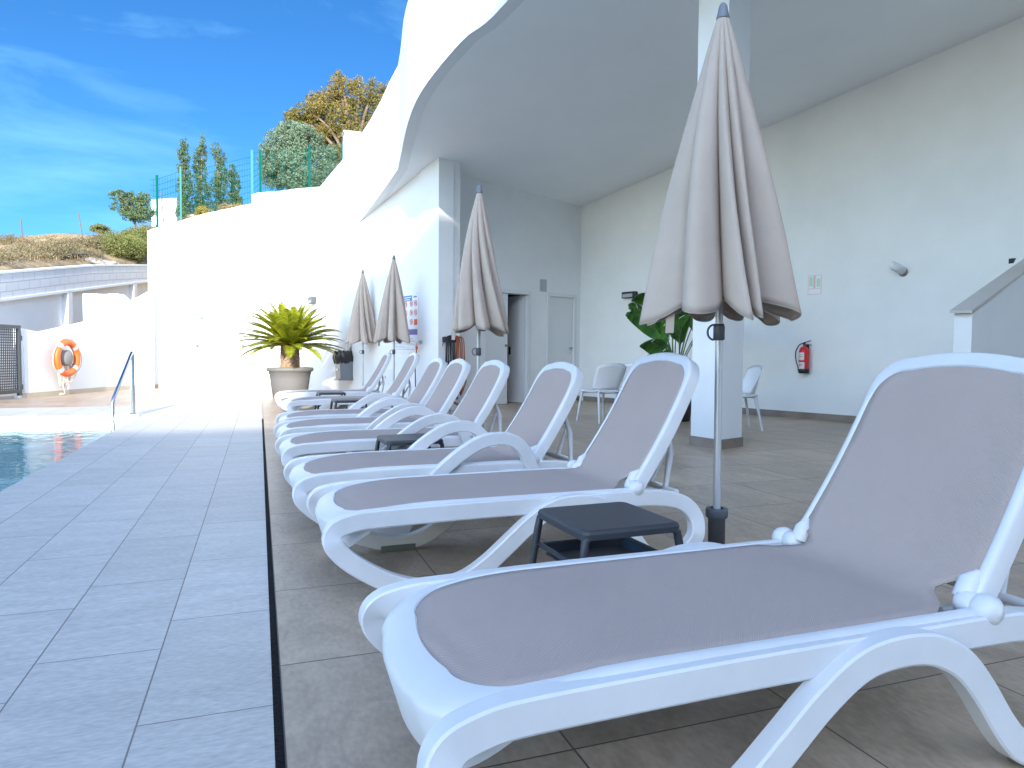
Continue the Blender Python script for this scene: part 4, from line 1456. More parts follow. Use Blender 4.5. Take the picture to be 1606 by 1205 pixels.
for k in range(9):
    v = .735 + k * .026; mb.box(xl + .08 * W_, xl + (.5 + .42 * rnd.random()) * W_, -.0132, -.0121, zt - (v + .006) * H_, zt - v * H_)
mb.build('small_text', 'signgrey', root)
mb = MB()
for u in (.03, .97):
    for v in (.015, .985): mb.lathe([(.001, -.018), (.01, -.017), (.011, -.0121)], 10, (xl + u * W_, 0, zt - v * H_), None, 'y')
mb.build('screws', 'steel', root)

# tap with short hose
root, qc = wall_item('garden_tap', 664, 538, 'metal garden tap with orange hose connector on the wall beside the rules board', 'tap')
mb = MB(); mb.tube([(0, 0, 0), (0, -.12, 0), (0, -.13, -.05)], .014, 8); mb.tube([(-.05, -.06, .03), (.05, -.06, .03)], .008, 6); mb.tube([(0, -.06, 0), (0, -.06, .03)], .008, 6)
mb.build('tap_body', 'brass', root)
mb = MB(); mb.lathe([(.012, 0), (.022, -.01), (.022, -.06), (.012, -.07)], 12, (0, -.13, -.05)); mb.build('connector', 'signorange', root)
mb = MB(); mb.tube(catmull([(0, -.13, -.12), (-.03, -.14, -.4), (-.06, -.12, -.75), (-.02, -.14, -1.12)], 6), .011, 8); mb.build('hose', 'hose_orange', root)

# litter bin on the wall
root, qc = wall_item('litter_bin', 550, 592, 'grey wall mounted litter bin with a black bag, beside the cycad', 'litter bin')
hx = .15; top = on_plane(550, 562, W1, W2).z - qc.z
bot_ = -.03
mb = MB(); mb.add([(-hx, -.28, bot_), (hx, -.28, bot_), (hx, -.001, bot_), (-hx, -.001, bot_), (-hx * 1.0, -.30, top), (hx, -.30, top), (hx, -.001, top), (-hx, -.001, top)],
                  [(0, 3, 2, 1), (0, 1, 5, 4), (1, 2, 6, 5), (2, 3, 7, 6), (3, 0, 4, 7)])
mb.box(-hx - .02, hx + .02, -.315, -.001, bot_ - .03, bot_ - .001)
mb.build('bin_body', 'bin', root, bevel=.006)
mb = MB(); mb.box(-.04, .05, -.31, -.302, top * .35, top * .45); mb.build('sticker', 'signwhite', root)
mb = MB(); rows = []; rnd = random.Random(8)
for j in range(8):
    v = j / 7; r = []
    for i in range(49):
        a = 2 * math.pi * i / 48; k = 1 + .06 * math.sin(9 * a + v * 3) + .05 * math.sin(17 * a + 5 * v)
        ex = (hx + .035 * math.sin(v * 3)) * k; ey = (.17 + .03 * math.sin(v * 3)) * k
        sx = math.copysign(abs(math.cos(a)) ** .6, math.cos(a)); sy = math.copysign(abs(math.sin(a)) ** .6, math.sin(a))
        r.append(Vector((ex * sx, -.17 + ey * sy * .98, top - .12 + .27 * v + .015 * math.sin(7 * a))))
    rows.append(r)
mb.grid(rows); mb.build('bin_bag', 'bag', root)
mb = MB(); mb.box(-.06, .06, -.05, -.002, top + .1, top + .3); mb.build('bracket', 'bin', root)
# square wall lamp above the cycad
root, qc = wall_item('wall_lamp', 493, 472, 'square grey wall lamp on the sunlit wall above the cycad fronds', 'lamp')
mb = MB(); mb.box(-.16, .16, -.12, -.002, -.07, .09); mb.build('lamp_body', 'dark_grey', root, bevel=.01)
mb = MB(); mb.box(-.12, .12, -.125, -.1205, -.05, .0); mb.build('lens', 'lens', root)
# small inspection cover
root, qc = wall_item('inspection_cover', 611, 592, 'flat white inspection cover low on the wall behind the far loungers', 'cover plate')
mb = MB(); mb.box(-.22, .22, -.012, -.002, -.14, .14); mb.build('plate', 'door', root, bevel=.004)
mb = MB(); mb.box(-.19, -.16, -.018, -.0125, -.02, .02); mb.build('catch', 'grille', root)

# hose reel holder on the end pier
K1 = Vector((2.82, 11.38, 0)); K2 = Vector((3.224, 11.508, 0)); kd = (K2 - K1).normalized(); ka = math.atan2(kd.y, kd.x)
qh = on_plane(703, 534, K1, K2)
root = tag(empty('hose_holder', (qh.x, qh.y, qh.z), ka), 'black hose holder fixed to the end of the sign wall', 'hose holder')
mb = MB(); mb.box(-.13, .13, -.14, -.002, -.035, .06); mb.build('holder', 'black', root, bevel=.02)


def loops(root, n, x0, x1, bot, m, seed, name, rad=.0085):
    rnd = random.Random(seed); mb = MB()
    for k in range(n):
        a = rnd.uniform(x0, x1); b = a + rnd.uniform(.03, .12) * (1 if x0 > 0 else 1); d = bot + rnd.uniform(-.08, .06)
        y = -.15 - .03 * rnd.random(); w = rnd.uniform(.02, .06)
        pts = [(a * .5, y, .075), (a, y, .02), (a - w * .4, y, -d * .35), (a - w, y, -d * .75), (a + .02, y - .02, -d), (b + w, y - .01, -d * .8), (b + w * .5, y, -d * .4), (b, y, .0), (b * .7, y + .03, .06)]
        mb.tube(catmull(pts, 5), rad, 7)
    return mb.build(name, m, root)


H0 = qh.z
r2 = tag(empty('black_hose', (qh.x, qh.y, qh.z), ka), 'coiled black hose hanging from the holder beside the orange one', 'hose')
loops(r2, 7, -.145, -.09, .88, 'hose_black', 4, 'coil')
mb = MB(); rnd = random.Random(2)
for k in range(5):
    a = rnd.uniform(-.1, .0); pts = [(-.12, -.17, -.35 - .06 * k), (.0, -.2, -.55 - .05 * k), (.12, -.2, -.62 - .09 * k), (.05, -.21, -.9 - .02 * k), (-.08, -.2, -1.0), (-.11, -.18, -.8)]
    mb.tube(catmull(pts, 6), .008, 7)
mb.tube(catmull([(-.12, -.16, .05), (-.2, -.18, -.02), (-.225, -.18, -.1)], 5), .008, 7)
mb.build('coil', 'hose_black', r2)
r3 = tag(empty('orange_hose', (qh.x, qh.y, qh.z), ka), 'coiled orange brown hose hanging from the holder, tail on the floor', 'hose')
loops(r3, 6, .06, .12, .95, 'hose_orange', 9, 'coil')
mb = MB()
for k in range(3):
    mb.tube(catmull([(.1, -.18, -.6 - .1 * k), (.02, -.22, -.85), (-.08, -.24, -.98 + .02 * k), (.0, -.26, -1.075 + .012 * k), (.1, -.22, -1.04)], 6), .0085, 7)
mb.build('coil', 'hose_orange', r3)


# ================================================================== LONG WALL FITTINGS
ra = math.atan2(rd.y, rd.x)
rnrm = Vector((rd.y, -rd.x, 0))      # faces the terrace


def rwall(name, px, py, label, cat):
    q = on_plane(px, py, RA, RB)
    return tag(empty(name, (q.x, q.y, q.z), ra), label, cat), q


root, q = rwall('fire_extinguisher', 1266, 562, 'red fire extinguisher with black hose hung on the white wall', 'fire extinguisher')
mb = MB(); mb.lathe([(.001, -.21), (.068, -.205), (.073, -.19), (.073, .10), (.066, .135), (.045, .165), (.022, .178), (.022, .20)], 24, (0, -.095, 0)); mb.build('cylinder', 'red', root)
mb = MB(); mb.lathe([(.001, -.23), (.075, -.23), (.076, -.165), (.0735, -.16)], 24, (0, -.095, 0)); mb.build('foot_ring', 'black', root)
mb = MB(); mb.lathe([(.018, .195), (.02, .235), (.001, .24)], 12, (0, -.095, 0)); mb.tube([(-.02, -.095, .23), (.10, -.095, .265)], .008, 6); mb.tube([(0, -.095, .215), (.12, -.095, .195)], .007, 6)
mb.build('valve', 'black', root)
mb = MB(); mb.tube(catmull([(-.01, -.10, .225), (-.07, -.11, .20), (-.125, -.11, .10), (-.12, -.11, -.03), (-.085, -.11, -.14), (-.078, -.11, -.20)], 6), .009, 8); mb.build('hose', 'black', root)


def wrap(z0, z1, a0, a1, m, name, r=.0742):
    mb = MB(); rows = [[Vector((r * math.cos(R(a)), -.095 + r * math.sin(R(a)), z)) for a in np.linspace(a0, a1, 12)] for z in (z0, z1)]
    mb.grid(rows); mb.build(name, m, root)


wrap(-.03, .085, -150, -60, 'paper', 'label'); wrap(-.165, -.06, -140, -55, 'paper', 'label')
wrap(-.11, -.095, -130, -80, 'signred', 'print', .0748); wrap(.02, .03, -140, -75, 'signgrey', 'print', .0748); wrap(.05, .056, -140, -75, 'signgrey', 'print', .0748)
mb = MB(); mb.box(-.03, .03, -.03, -.002, .05, .2); mb.build('bracket', 'black', root)

root, q = rwall('faded_notice', 1278, 447, 'faded pink and green extinguisher notice on the white wall', 'sign')
mb = MB(); mb.box(-.105, .105, -.006, -.002, -.145, .145); mb.build('sheet', 'signwhite', root)
mb = MB()
for b in ((-.105, .105, .138, .145), (-.105, .105, -.145, -.138), (-.105, -.098, -.138, .138), (.098, .105, -.138, .138), (-.098, .098, -.06, -.052), (-.02, .012, -.05, .135)): mb.box(b[0], b[1], -.0075, -.0062, b[2], b[3])
mb.build('border', 'pink', root)
mb = MB(); mb.box(-.085, -.03, -.0074, -.0062, -.02, .12); mb.box(.03, .085, -.0074, -.0062, -.03, .09); mb.build('print', 'palegreen', root)

root, q = rwall('wall_spotlight', 1412, 424, 'white angled cylinder spotlight on the upper right wall', 'lamp')
mb = MB(); mt_ = Matrix.Rotation(R(62), 4, 'X') @ Matrix.Rotation(R(-25), 4, 'Y')
mb.lathe([(.001, .002), (.055, .002), (.055, .19), (.05, .195), (.045, .185), (.001, .17)], 28, (.05, -.03, -.02), None, 'z', True, mt_); mb.build('lamp_body', 'door', root)
mb = MB(); mb.lathe([(.001, -.012), (.06, -.012), (.062, -.002)], 24, (.04, 0, -.03), None, 'y'); mb.build('base_plate', 'grille', root)

root, q = rwall('bulkhead_lamp', 990, 463, 'black rectangular wall light with grey lens beside the leafy plant', 'lamp')
mb = MB(); mb.box(-.17, .17, -.09, -.002, -.06, .06); mb.build('lamp_body', 'black', root, bevel=.008)
mb = MB(); mb.box(-.14, .11, -.096, -.0905, -.045, .02); mb.build('lens', 'lens', root)


# ================================================================== CHAIRS
def make_chair():
    root = empty('garden_chair')
    mb = MB(); rows = []
    for j in range(9):
        v = j / 8; r = []
        for i in range(13):
            u = -1 + 2 * i / 12
            r.append(Vector((.23 * u * (1 - .04 * v), -.22 + .42 * v, .44 + .022 * u * u - .012 * math.sin(math.pi * v))))
        rows.append(r)
    mb.grid(rows); o = mb.build('seat', 'perf', root); s = o.modifiers.new('t', 'SOLIDIFY'); s.thickness = .02
    mb = MB(); rows = []
    for j in range(11):
        v = j / 10; r = []
        hw = .235 + .03 * math.sin(v * 2.2)
        for i in range(15):
            u = -1 + 2 * i / 14
            top = .83 - .05 * abs(u) ** 3
            z = .47 + (top - .47) * v
            r.append(Vector((hw * u, .205 + .075 * v - .13 * abs(u) ** 2.5 * (1 - .55 * v), z)))
        rows.append(r)
    mb.grid(rows); o = mb.build('backrest', 'perf', root); s = o.modifiers.new('t', 'SOLIDIFY'); s.thickness = .014
    mb = MB(); mb.tube(rows[-1], .011, 6); mb.build('top_rail', 'plastic', o)
    for sx in (-1, 1):
        for (ya, yb) in ((-.19, -.25), (.17, .26)):
            mb = MB(); mb.tube([(sx * .19, ya, .45), (sx * .215, (ya + yb) / 2, .25), (sx * .245, yb, 0)], [.022, .018, .012], 8); mb.build('leg', 'plastic', root)
    for yy in (-.18, .17):
        mb = MB(); mb.tube([(-.2, yy, .42), (.2, yy, .42)], .014, 6); mb.build('cross_rail', 'plastic', root)
    return root


cg = 'white perforated chairs standing near the column'
ch = make_chair()
for i, (x, y, a, lab) in enumerate(((4.60, 8.90, 192, 'white perforated chair nearest the closed door'), (5.30, 9.25, 160, 'white perforated chair half hidden, beside the broad leaved plant'),
                                    (5.86, 7.52, 250, 'white perforated chair showing past the extinguisher side of the column'), (5.25, 8.42, 60, 'white perforated chair hidden behind the column except for one foot'))):
    o = ch if i == 0 else copy_tree(ch)
    o.location = (x, y, 0); o.rotation_euler = (0, 0, R(a)); tag(o, lab, 'chair', cg)


# ================================================================== CYCAD IN POT
pc = at(455, 600, 14.6)
root = tag(empty('plant_pot', (pc.x, pc.y, 0)), 'large round grey plastic pot under the cycad', 'plant pot')
mb = MB(); mb.lathe([(.001, 0), (.33, 0), (.345, .02), (.40, .40), (.415, .50), (.425, .51), (.425, .55), (.465, .565), (.478, .60), (.47, .635), (.44, .64), (.42, .60), (.001, .60)], 48)
mb.build('pot', 'pot', root)
mb = MB(); rows = []
rnd = random.Random(4)
mb.lathe([(.43, .612), (.3, .64), (.17, .655)], 30); mb.build('mulch', 'soil', root)
root = tag(empty('cycad', (pc.x, pc.y, .62)), 'bushy green cycad with shaggy trunk growing in the grey pot', 'plant')
mb = MB(); rnd = random.Random(5)
mb.lathe([(.19, 0), (.185, .12), (.17, .30), (.165, .46), (.12, .54), (.001, .58)], 28)
for k in range(420):
    z = .02 + .50 * k / 420; a = k * 2.399; r = .178 - .02 * z
    c = Vector((r * math.cos(a), r * math.sin(a), z)); o_ = Vector((math.cos(a), math.sin(a), 0)); t = Vector((-math.sin(a), math.cos(a), 0))
    w = .016 + .008 * rnd.random()
    mb.add([c - t * w, c + t * w, c + o_ * (.02 + .02 * rnd.random()) + Vector((0, 0, .028)), c + Vector((0, 0, -.018)) + o_ * .012], [(0, 1, 2), (0, 3, 1), (0, 2, 3), (1, 3, 2)])
mb.build('trunk', 'cycadbark', root)
mb = MB(); rnd = random.Random(12)
NF = 92
for k in range(NF):
    az = k * 2.399 + rnd.uniform(-.15, .15)
    el = R(86 - 88 * (k / NF) ** .85 + rnd.uniform(-6, 6))
    Lf = rnd.uniform(.98, 1.2) * (1 - .12 * abs(math.sin(el)))
    droop = rnd.uniform(.35, .75)
    p = Vector((.08 * math.cos(az), .08 * math.sin(az), .48)); pts = [p.copy()]; e = el
    n = 22
    for j in range(n):
        e -= droop * .052 * (.4 + 1.2 * j / n)
        p = p + Vector((math.cos(az) * math.cos(e), math.sin(az) * math.cos(e), math.sin(e))) * Lf / n
        pts.append(p.copy())
    mb.tube(pts, [.008 * (1 - .8 * i / n) + .001 for i in range(n + 1)], 4)
    side = Vector((-math.sin(az), math.cos(az), 0))
    M_ = 52
    for j in range(4, M_):
        t = j / M_; f = t * n; i = int(f); w = f - i
        c = pts[i].lerp(pts[min(i + 1, n)], w); tg = (pts[min(i + 1, n)] - pts[i]).normalized()
        up = side.cross(tg)
        ll = .175 * (math.sin(math.pi * min(1, .12 + t * .93)) ** .55) * rnd.uniform(.85, 1.1)
        for s in (-1, 1):
            d = (side * s * .86 + tg * .42 + (up if up.z > 0 else -up) * .28).normalized()
            tip = c + d * ll - Vector((0, 0, .012))
            wv = tg * .0105
            mid = c + d * ll * .5 + Vector((0, 0, .004))
            mb.add([c - wv, c + wv, mid + wv * .9, mid - wv * .9, tip], [(0, 1, 2, 3), (3, 2, 4)])
mb.build('crown', 'frond', root)

# ================================================================== BROAD-LEAVED PLANT
pc = Vector((5.35, 8.85, 0))
pc = at(1060, 640, 10.2); pc.z = 0
root = tag(empty('plant_pot', tuple(pc)), 'dark pot of the broad leaved plant, tucked behind the lounger and column', 'plant pot')
mb = MB(); mb.lathe([(.001, 0), (.20, 0), (.26, .42), (.28, .44), (.28, .47), (.25, .47), (.24, .43), (.001, .43)], 32); mb.build('pot', 'wicker', root)
root = tag(empty('banana_plant', (pc.x, pc.y, .44)), 'tall plant with big glossy paddle leaves behind the column', 'plant')
mb = MB(); ms = MB(); rnd = random.Random(21)


def paddle(base, tipdir, stem, ln, wd_, roll, curl):
    z = Vector((0, 0, 1)); d = Vector(tipdir).normalized()
    pts = [base]
    p = base.copy(); dr = (z * 2.0 + d * .35).normalized()
    n = 8
    for i in range(n):
        dr = (dr + d * .035 * (1 + i * .5)).normalized(); p = p + dr * stem / n; pts.append(p.copy())
    ms.tube(pts, [.014 * (1 - .5 * i / n) for i in range(n + 1)], 6)
    n2 = 16; mid = [p.copy()]; e = dr.copy()
    for i in range(n2):
        e = (e + d * .06 - z * curl * (i / n2)).normalized(); p = p + e * ln / n2; mid.append(p.copy())
    hd = Vector((d.x, d.y, 0)).normalized(); side = Vector((-hd.y, hd.x, 0)); side = (side * math.cos(roll) + z * math.sin(roll)).normalized()
    splits = [rnd.random() < .22 for _ in range(n2)]
    for s in (-1, 1):
        for i in range(n2):
            t0, t1 = i / n2, (i + 1) / n2
            if splits[i] and s > 0: t1 -= .018
            w0 = wd_ * math.sin(math.pi * min(1, t0 * .93 + .05)) ** .6; w1 = wd_ * math.sin(math.pi * min(1, t1 * .93 + .05)) ** .6
            a, b = mid[i], mid[i].lerp(mid[i + 1], (t1 - t0) * n2)
            tg = (mid[i + 1] - mid[i]).normalized(); nr = side.cross(tg)
            if nr.z < 0: nr = -nr
            rows = []
            for k in range(4):
                u = k / 3
                rows.append([a + side * s * w0 * u + nr * (.30 * w0 * u - .5 * w0 * u * u), b + side * s * w1 * u + nr * (.30 * w1 * u - .5 * w1 * u * u) + tg * .01 * u])
            mb.grid(rows)
    ms.tube(mid, [.006 * (1 - .8 * i / n2) + .001 for i in range(n2 + 1)], 5)


vr = Vector((-.94, .34, 0)); vb = Vector((-.34, -.94, 0))
specs = [(-.1, .2, 1.05, .62, .15, .6, .35), (-1, .1, .75, .60, .17, .9, .12), (-.9, .5, .45, .55, .16, .7, .22), (-1, -.2, .35, .40, .12, .5, .3), (.3, .2, 1.0, .6, .16, .3, .25),
         (-.5, -.6, .8, .6, .17, 1.0, .2), (.2, -.7, .7, .55, .16, 1.1, .2), (-.2, .6, .85, .6, .17, .8, .2), (.7, .0, .7, .55, .15, .8, .25), (-.7, -.3, .9, .5, .15, 1.2, .15),
         (.1, .1, .6, .6, .15, 1.2, .1), (-.3, .1, .65, .6, .16, 1.0, .1), (.5, .6, .6, .5, .15, 1.0, .2), (.5, -.3, .85, .5, .15, 1.2, .1), (-.75, .2, 1.12, .42, .11, .9, .3)]
for (a, b, st, ln, w, ro, cu) in specs:
    d = -vr * a * -1 + vb * b
    d = Vector((-vr.x * -a, -vr.y * -a, 0)) + vb * b
    d = (vr * (-a)) + vb * b if a < 0 else (vr * (-a)) + vb * b
    base = Vector((rnd.uniform(-.06, .06), rnd.uniform(-.06, .06), 0)); st *= 1.12
    paddle(base, (d.x, d.y, .55), st, ln * 1.05, w * 1.25, ro * .6, cu)
mb.build('leaves', 'bananaleaf', root); ms.build('stems', 'stem', root)


# ================================================================== FENCE
root = tag(empty('mesh_fence', (-2.2, 23.8, 4.7)), 'green wire mesh fence on posts along the top of the white wall', 'fence')
RL = Vector(root.location)
fp = [(246, 275, 356, 21, 'green_metal', .032), (283, 262, 347, 21.5, 'green_pale', .028), (395, 236, 318, 22.5, 'green_pale', .036), (408, 236, 303, 22.6, 'green_metal', .034),
      (485, 230, 297, 22.8, 'green_metal', .034), (537, 222, 280, 22.4, 'green_metal', .03)]
P = []
for px, y0, y1, zc, m, r in fp:
    a, b = at(px, y0, zc), at(px, y1, zc); b.x, b.y = a.x, a.y
    P.append((a, b))
    mb = MB(); mb.box(a.x - r, a.x + r, a.y - r, a.y + r, b.z - .5, a.z)
    rel(root, mb).build('post', m, root)
st = at(235, 277, 21.0); sb = at(235, 345, 21.0)
spans = [((st, sb), P[0], .92), (P[0], P[1], .92), (P[1], P[2], .88), (P[3], P[4], .95), (P[4], P[5], .95), (P[2], P[3], .95)]
for (a0, b0), (a1, b1), fr in spans:
    mb = MB(); L = (Vector((a1.x, a1.y, 0)) - Vector((a0.x, a0.y, 0))).length
    n = max(2, int(L / .075))
    t0 = b0.z + (a0.z - b0.z) * fr; t1 = b1.z + (a1.z - b1.z) * fr
    w = .0035
    for k in range(1, n):
        t = k / n; x = a0.x + (a1.x - a0.x) * t; y = a0.y + (a1.y - a0.y) * t
        mb.box(x - w, x + w, y - w, y + w, b0.z + (b1.z - b0.z) * t - .3, t0 + (t1 - t0) * t)
    for k in range(9):
        f_ = k / 8
        za = b0.z + (t0 - b0.z) * f_; zb_ = b1.z + (t1 - b1.z) * f_
        mb.tube([(a0.x, a0.y, za), (a1.x, a1.y, zb_)], .005, 4)
    rel(root, mb).build('wire_panel', 'green_metal', root)


# ================================================================== TREES AND SHRUBS
def crown_mesh(blobs, n_total, leaf, seed, material, name, parent, elong=1.6, hang=0.0):
    rs = np.random.RandomState(seed)
    vol = np.array([b[3] * b[4] * b[5] for b in blobs]) ** .75
    cnt = (n_total * vol / vol.sum()).astype(int)
    V = []
    for b, c in zip(blobs, cnt):
        d = rs.normal(size=(c, 3)); d /= np.linalg.norm(d, axis=1)[:, None]
        rad = (rs.rand(c) ** .45)[:, None]
        p = d * rad * np.array([b[3], b[4], b[5]]) + np.array(b[:3])
        V.append(p)
    C = np.vstack(V); n = len(C)
    # thin out with noise so that gaps show
    fq = 1.6 / max(.35, blobs[0][5] * .5)
    keep = np.array([noise.noise(Vector(c * fq)) + .5 * noise.noise(Vector(c * fq * 2.3)) > -.16 for c in C])
    C = C[keep]; n = len(C)
    a = rs.normal(size=(n, 3)); a[:, 2] -= hang; a /= np.linalg.norm(a, axis=1)[:, None]
    b_ = rs.normal(size=(n, 3)); b_ = np.cross(a, b_); b_ /= np.linalg.norm(b_, axis=1)[:, None]
    s = leaf * (.6 + .8 * rs.rand(n))[:, None]
    v = np.stack([C - a * s * elong, C + b_ * s * .5, C + a * s * elong, C - b_ * s * .5], 1).reshape(-1, 3)
    me = bpy.data.meshes.new(name)
    me.vertices.add(4 * n); me.vertices.foreach_set('co', v.ravel())
    me.loops.add(4 * n); me.loops.foreach_set('vertex_index', np.arange(4 * n))
    me.polygons.add(n); me.polygons.foreach_set('loop_start', np.arange(n) * 4); me.polygons.foreach_set('loop_total', np.full(n, 4))
    me.update(calc_edges=True); me.materials.append(M[material])
    o = bpy.data.objects.new(name, me); COL.objects.link(o); o.parent = parent
    return o


def tree(name, base, blobs, n, leaf, seed, material, label, cat='tree', group=None, trunk=.12, hang=0.0, elong=1.6):
    root = tag(empty(name, base), label, cat, group)
    crown_mesh(blobs, n, leaf, seed, material, 'crown', root, elong, hang)
    rnd = random.Random(seed); mb = MB()
    top = max(blobs, key=lambda b: b[2])
    mb.tube(catmull([(0, 0, -.6), (.05, 0, top[2] * .3), (top[0] * .5, top[1] * .5, top[2] * .65), (top[0], top[1], top[2])], 4), [trunk * (1 - .85 * i / 12) for i in range(13)], 7)
    for b in blobs[:16]:
        z = min(b[2] * .5, top[2] * .5)
        mb.tube(catmull([(0, 0, z * .6), (b[0] * .5, b[1] * .5, (z + b[2]) * .55), (b[0], b[1], b[2] + b[5] * .3)], 4), [trunk * .5 * (1 - .8 * i / 8) for i in range(9)], 5)
    mb.build('trunk', 'bark', root)
    return root


def hit(px, py, lo=19.0):
    a = at(px, py, 1.0) - Vector((0, 0, .95)); z = lo
    while z < 70:
        p = Vector((0, 0, .95)) + a * z
        if behind_wall(p.x, p.y) and p.z <= hillz(p.x, p.y): return p, z
        z += .15
    return at(px, py, 33), 33


TRG = 'slender grey green trees on the hill behind the fence'
for i, (pxc, y0, y1, wpx, lab) in enumerate(((289, 222, 345, 10, 'slender grey green tree, leftmost behind the wire fence'), (315, 215, 345, 11, 'tallest slender grey green tree behind the wire fence'),
                                            (345, 230, 340, 13, 'slender grey green tree just right of the tallest one'), (368, 262, 335, 9, 'shortest slender grey green tree, by the double fence post'))):
    zc = 33 + i * .7
    tp, bt = at(pxc, y0, zc), at(pxc, y1 + 8, zc); hh = tp.z - bt.z; w = wpx * zc / 1090
    rnd = random.Random(50 + i)
    bl = []
    for k in range(11):
        t = (k + .5) / 11
        bl.append((rnd.uniform(-.35, .35) * w, rnd.uniform(-.4, .4) * w, hh * (.10 + .86 * t), w * (1.5 - .85 * t) * rnd.uniform(.7, 1.25), w * (1.4 - .8 * t), hh * .10 * rnd.uniform(.8, 1.4)))
    tree('slender_tree', (bt.x, bt.y, bt.z), bl, 15000, .028, 60 + i, 'euc', lab, 'tree', TRG, .05, hang=.4)


def px_blobs(base, zc, lst):
    "blob list given as pixel ellipses at depth zc"
    out = []
    for (px, py, rx, ry, dz) in lst:
        p = at(px, py, zc + dz) - Vector(base); k = (zc + dz) / 1090
        out.append((p.x, p.y, p.z, rx * k, rx * k * 1.0, ry * k))
    return out


def roughen(bl, seed, n=3, f=.42):
    rnd = random.Random(seed); out = list(bl)
    for b_ in bl:
        for k in range(n):
            d = Vector((rnd.gauss(0, 1), rnd.gauss(0, 1), rnd.gauss(.2, 1))).normalized(); q = rnd.uniform(.6, 1.3) * f
            out.append((b_[0] + d.x * b_[3] * 1.02, b_[1] + d.y * b_[4] * 1.02, b_[2] + d.z * b_[5] * 1.02, b_[3] * q, b_[4] * q, b_[5] * q * 1.1))
    return out


b = at(555, 310, 33)
bl = px_blobs(b, 33, [(533, 138, 20, 22, 0), (520, 160, 26, 25, .5), (565, 150, 22, 22, 0), (590, 150, 18, 22, 0), (480, 180, 24, 20, 0), (500, 185, 28, 30, 1), (455, 188, 14, 14, 0), (540, 190, 30, 32, 0),
                       (575, 185, 28, 32, .5), (600, 170, 20, 30, 0), (520, 220, 34, 30, 1), (560, 225, 30, 34, 0), (535, 255, 30, 28, .5), (495, 215, 25, 28, 1), (575, 262, 26, 28, 0), (470, 200, 20, 20, .5)])
tree('ochre_tree', tuple(b), roughen(bl, 3), 80000, .036, 71, 'ochreleaf', 'large tree with ochre and green autumn foliage above the wall', trunk=.22, hang=.5)
b = at(462, 312, 28)
bl = px_blobs(b, 28, [(440, 225, 26, 24, 0), (470, 215, 28, 22, 0), (425, 250, 22, 24, 0), (455, 250, 32, 28, -.5), (490, 240, 26, 26, 0), (510, 262, 20, 24, 0), (430, 278, 24, 20, 0), (470, 278, 34, 22, -.5), (505, 285, 24, 16, 0), (450, 205, 16, 14, 0), (418, 265, 12, 20, 0)])
tree('bushy_tree', tuple(b), roughen(bl, 4), 80000, .028, 72, 'greyleaf', 'round bushy grey green tree directly behind the green fence', trunk=.14)
b, zh = hit(210, 356)
bl = px_blobs(b, zh, [(190, 310, 13, 9, 0), (205, 318, 16, 12, 0), (222, 312, 13, 11, 0), (200, 332, 15, 10, 0), (225, 330, 14, 12, 0), (180, 325, 9, 6, 0), (215, 342, 18, 9, 0)])
tree('small_tree', tuple(b), roughen(bl, 5, 4, .5), 11000, .036, 73, 'euc', 'small loose green tree on the hillside left of the white hut', trunk=.05, elong=1.4)
for i, (px, py, rx, ry, zc, m, lab, n) in enumerate(((190, 380, 42, 24, 27, 'shrubleaf', 'wide olive green shrub on the slope below the small tree', 9000),
                                                     (216, 370, 26, 22, 26, 'shrubleaf', 'olive shrub touching the end of the big white wall', 5000),
                                                     (156, 356, 13, 8, 31, 'shrubleaf', 'yellow green grassy tuft on the hill skyline', 1800),
                                                     (322, 334, 15, 13, 27, 'yellowbush', 'yellow bush below the slender trees behind the fence', 2600),
                                                     (365, 326, 22, 10, 26, 'dry', 'dry brown brush above the step of the white wall', 2600),
                                                     (298, 342, 12, 9, 25, 'dry', 'dry brush just behind the second fence post', 1400))):
    b, zc = hit(px, py + ry); k = zc / 1090
    root = tag(empty('shrub', tuple(b)), lab, 'shrub', 'shrubs on the dry hillside')
    rnd = random.Random(i)
    bl = [(rnd.uniform(-.6, .6) * rx * k, rnd.uniform(-.6, .6) * rx * k, ry * k * rnd.uniform(.3, 1.1), rx * k * .6, rx * k * .6, ry * k * .8) for _ in range(9)]
    crown_mesh(bl, int(n * 4), .019, 90 + i, m, 'crown', root, 1.7)
    mb = MB()
    for q in bl: mb.tube([(0, 0, -.3), (q[0] * .5, q[1] * .5, q[2] * .6), (q[0], q[1], q[2])], [.03, .02, .008], 5)
    mb.build('trunk', 'bark', root)

rs = np.random.RandomState(7); V = []; F = []
for k in range(7000):
    x = rs.uniform(-17, 1.5); y = 16 + 30 * rs.rand()
    if not behind_wall(x + .35, y - .2) or (x > -3.3 and y < 26): continue
    z = hillz(x, y) - .03
    if noise.noise(Vector((x * .35, y * .35, 0))) < -.18: continue
    hgt = rs.uniform(.05, .19) * (1.3 if rs.rand() < .1 else 1)
    for j in range(16):
        a = rs.uniform(0, 6.28); l_ = rs.uniform(.2, .9) * hgt; w = .005 + .008 * rs.rand()
        c = np.array([x + rs.normal() * .12, y + rs.normal() * .12, z]); d = np.array([math.cos(a) * l_, math.sin(a) * l_, hgt * rs.uniform(.6, 1.1)])
        s = np.array([-math.sin(a), math.cos(a), 0]) * w; o = len(V)
        V += [tuple(c - s), tuple(c + s), tuple(c + d)]; F.append((o, o + 1, o + 2))
mb = MB(); mb.add(V, F); tag(mb.build('dry_grass', 'dry'), 'dry straw coloured grass and scrub covering the slope behind the walls', 'grass', kind='stuff')

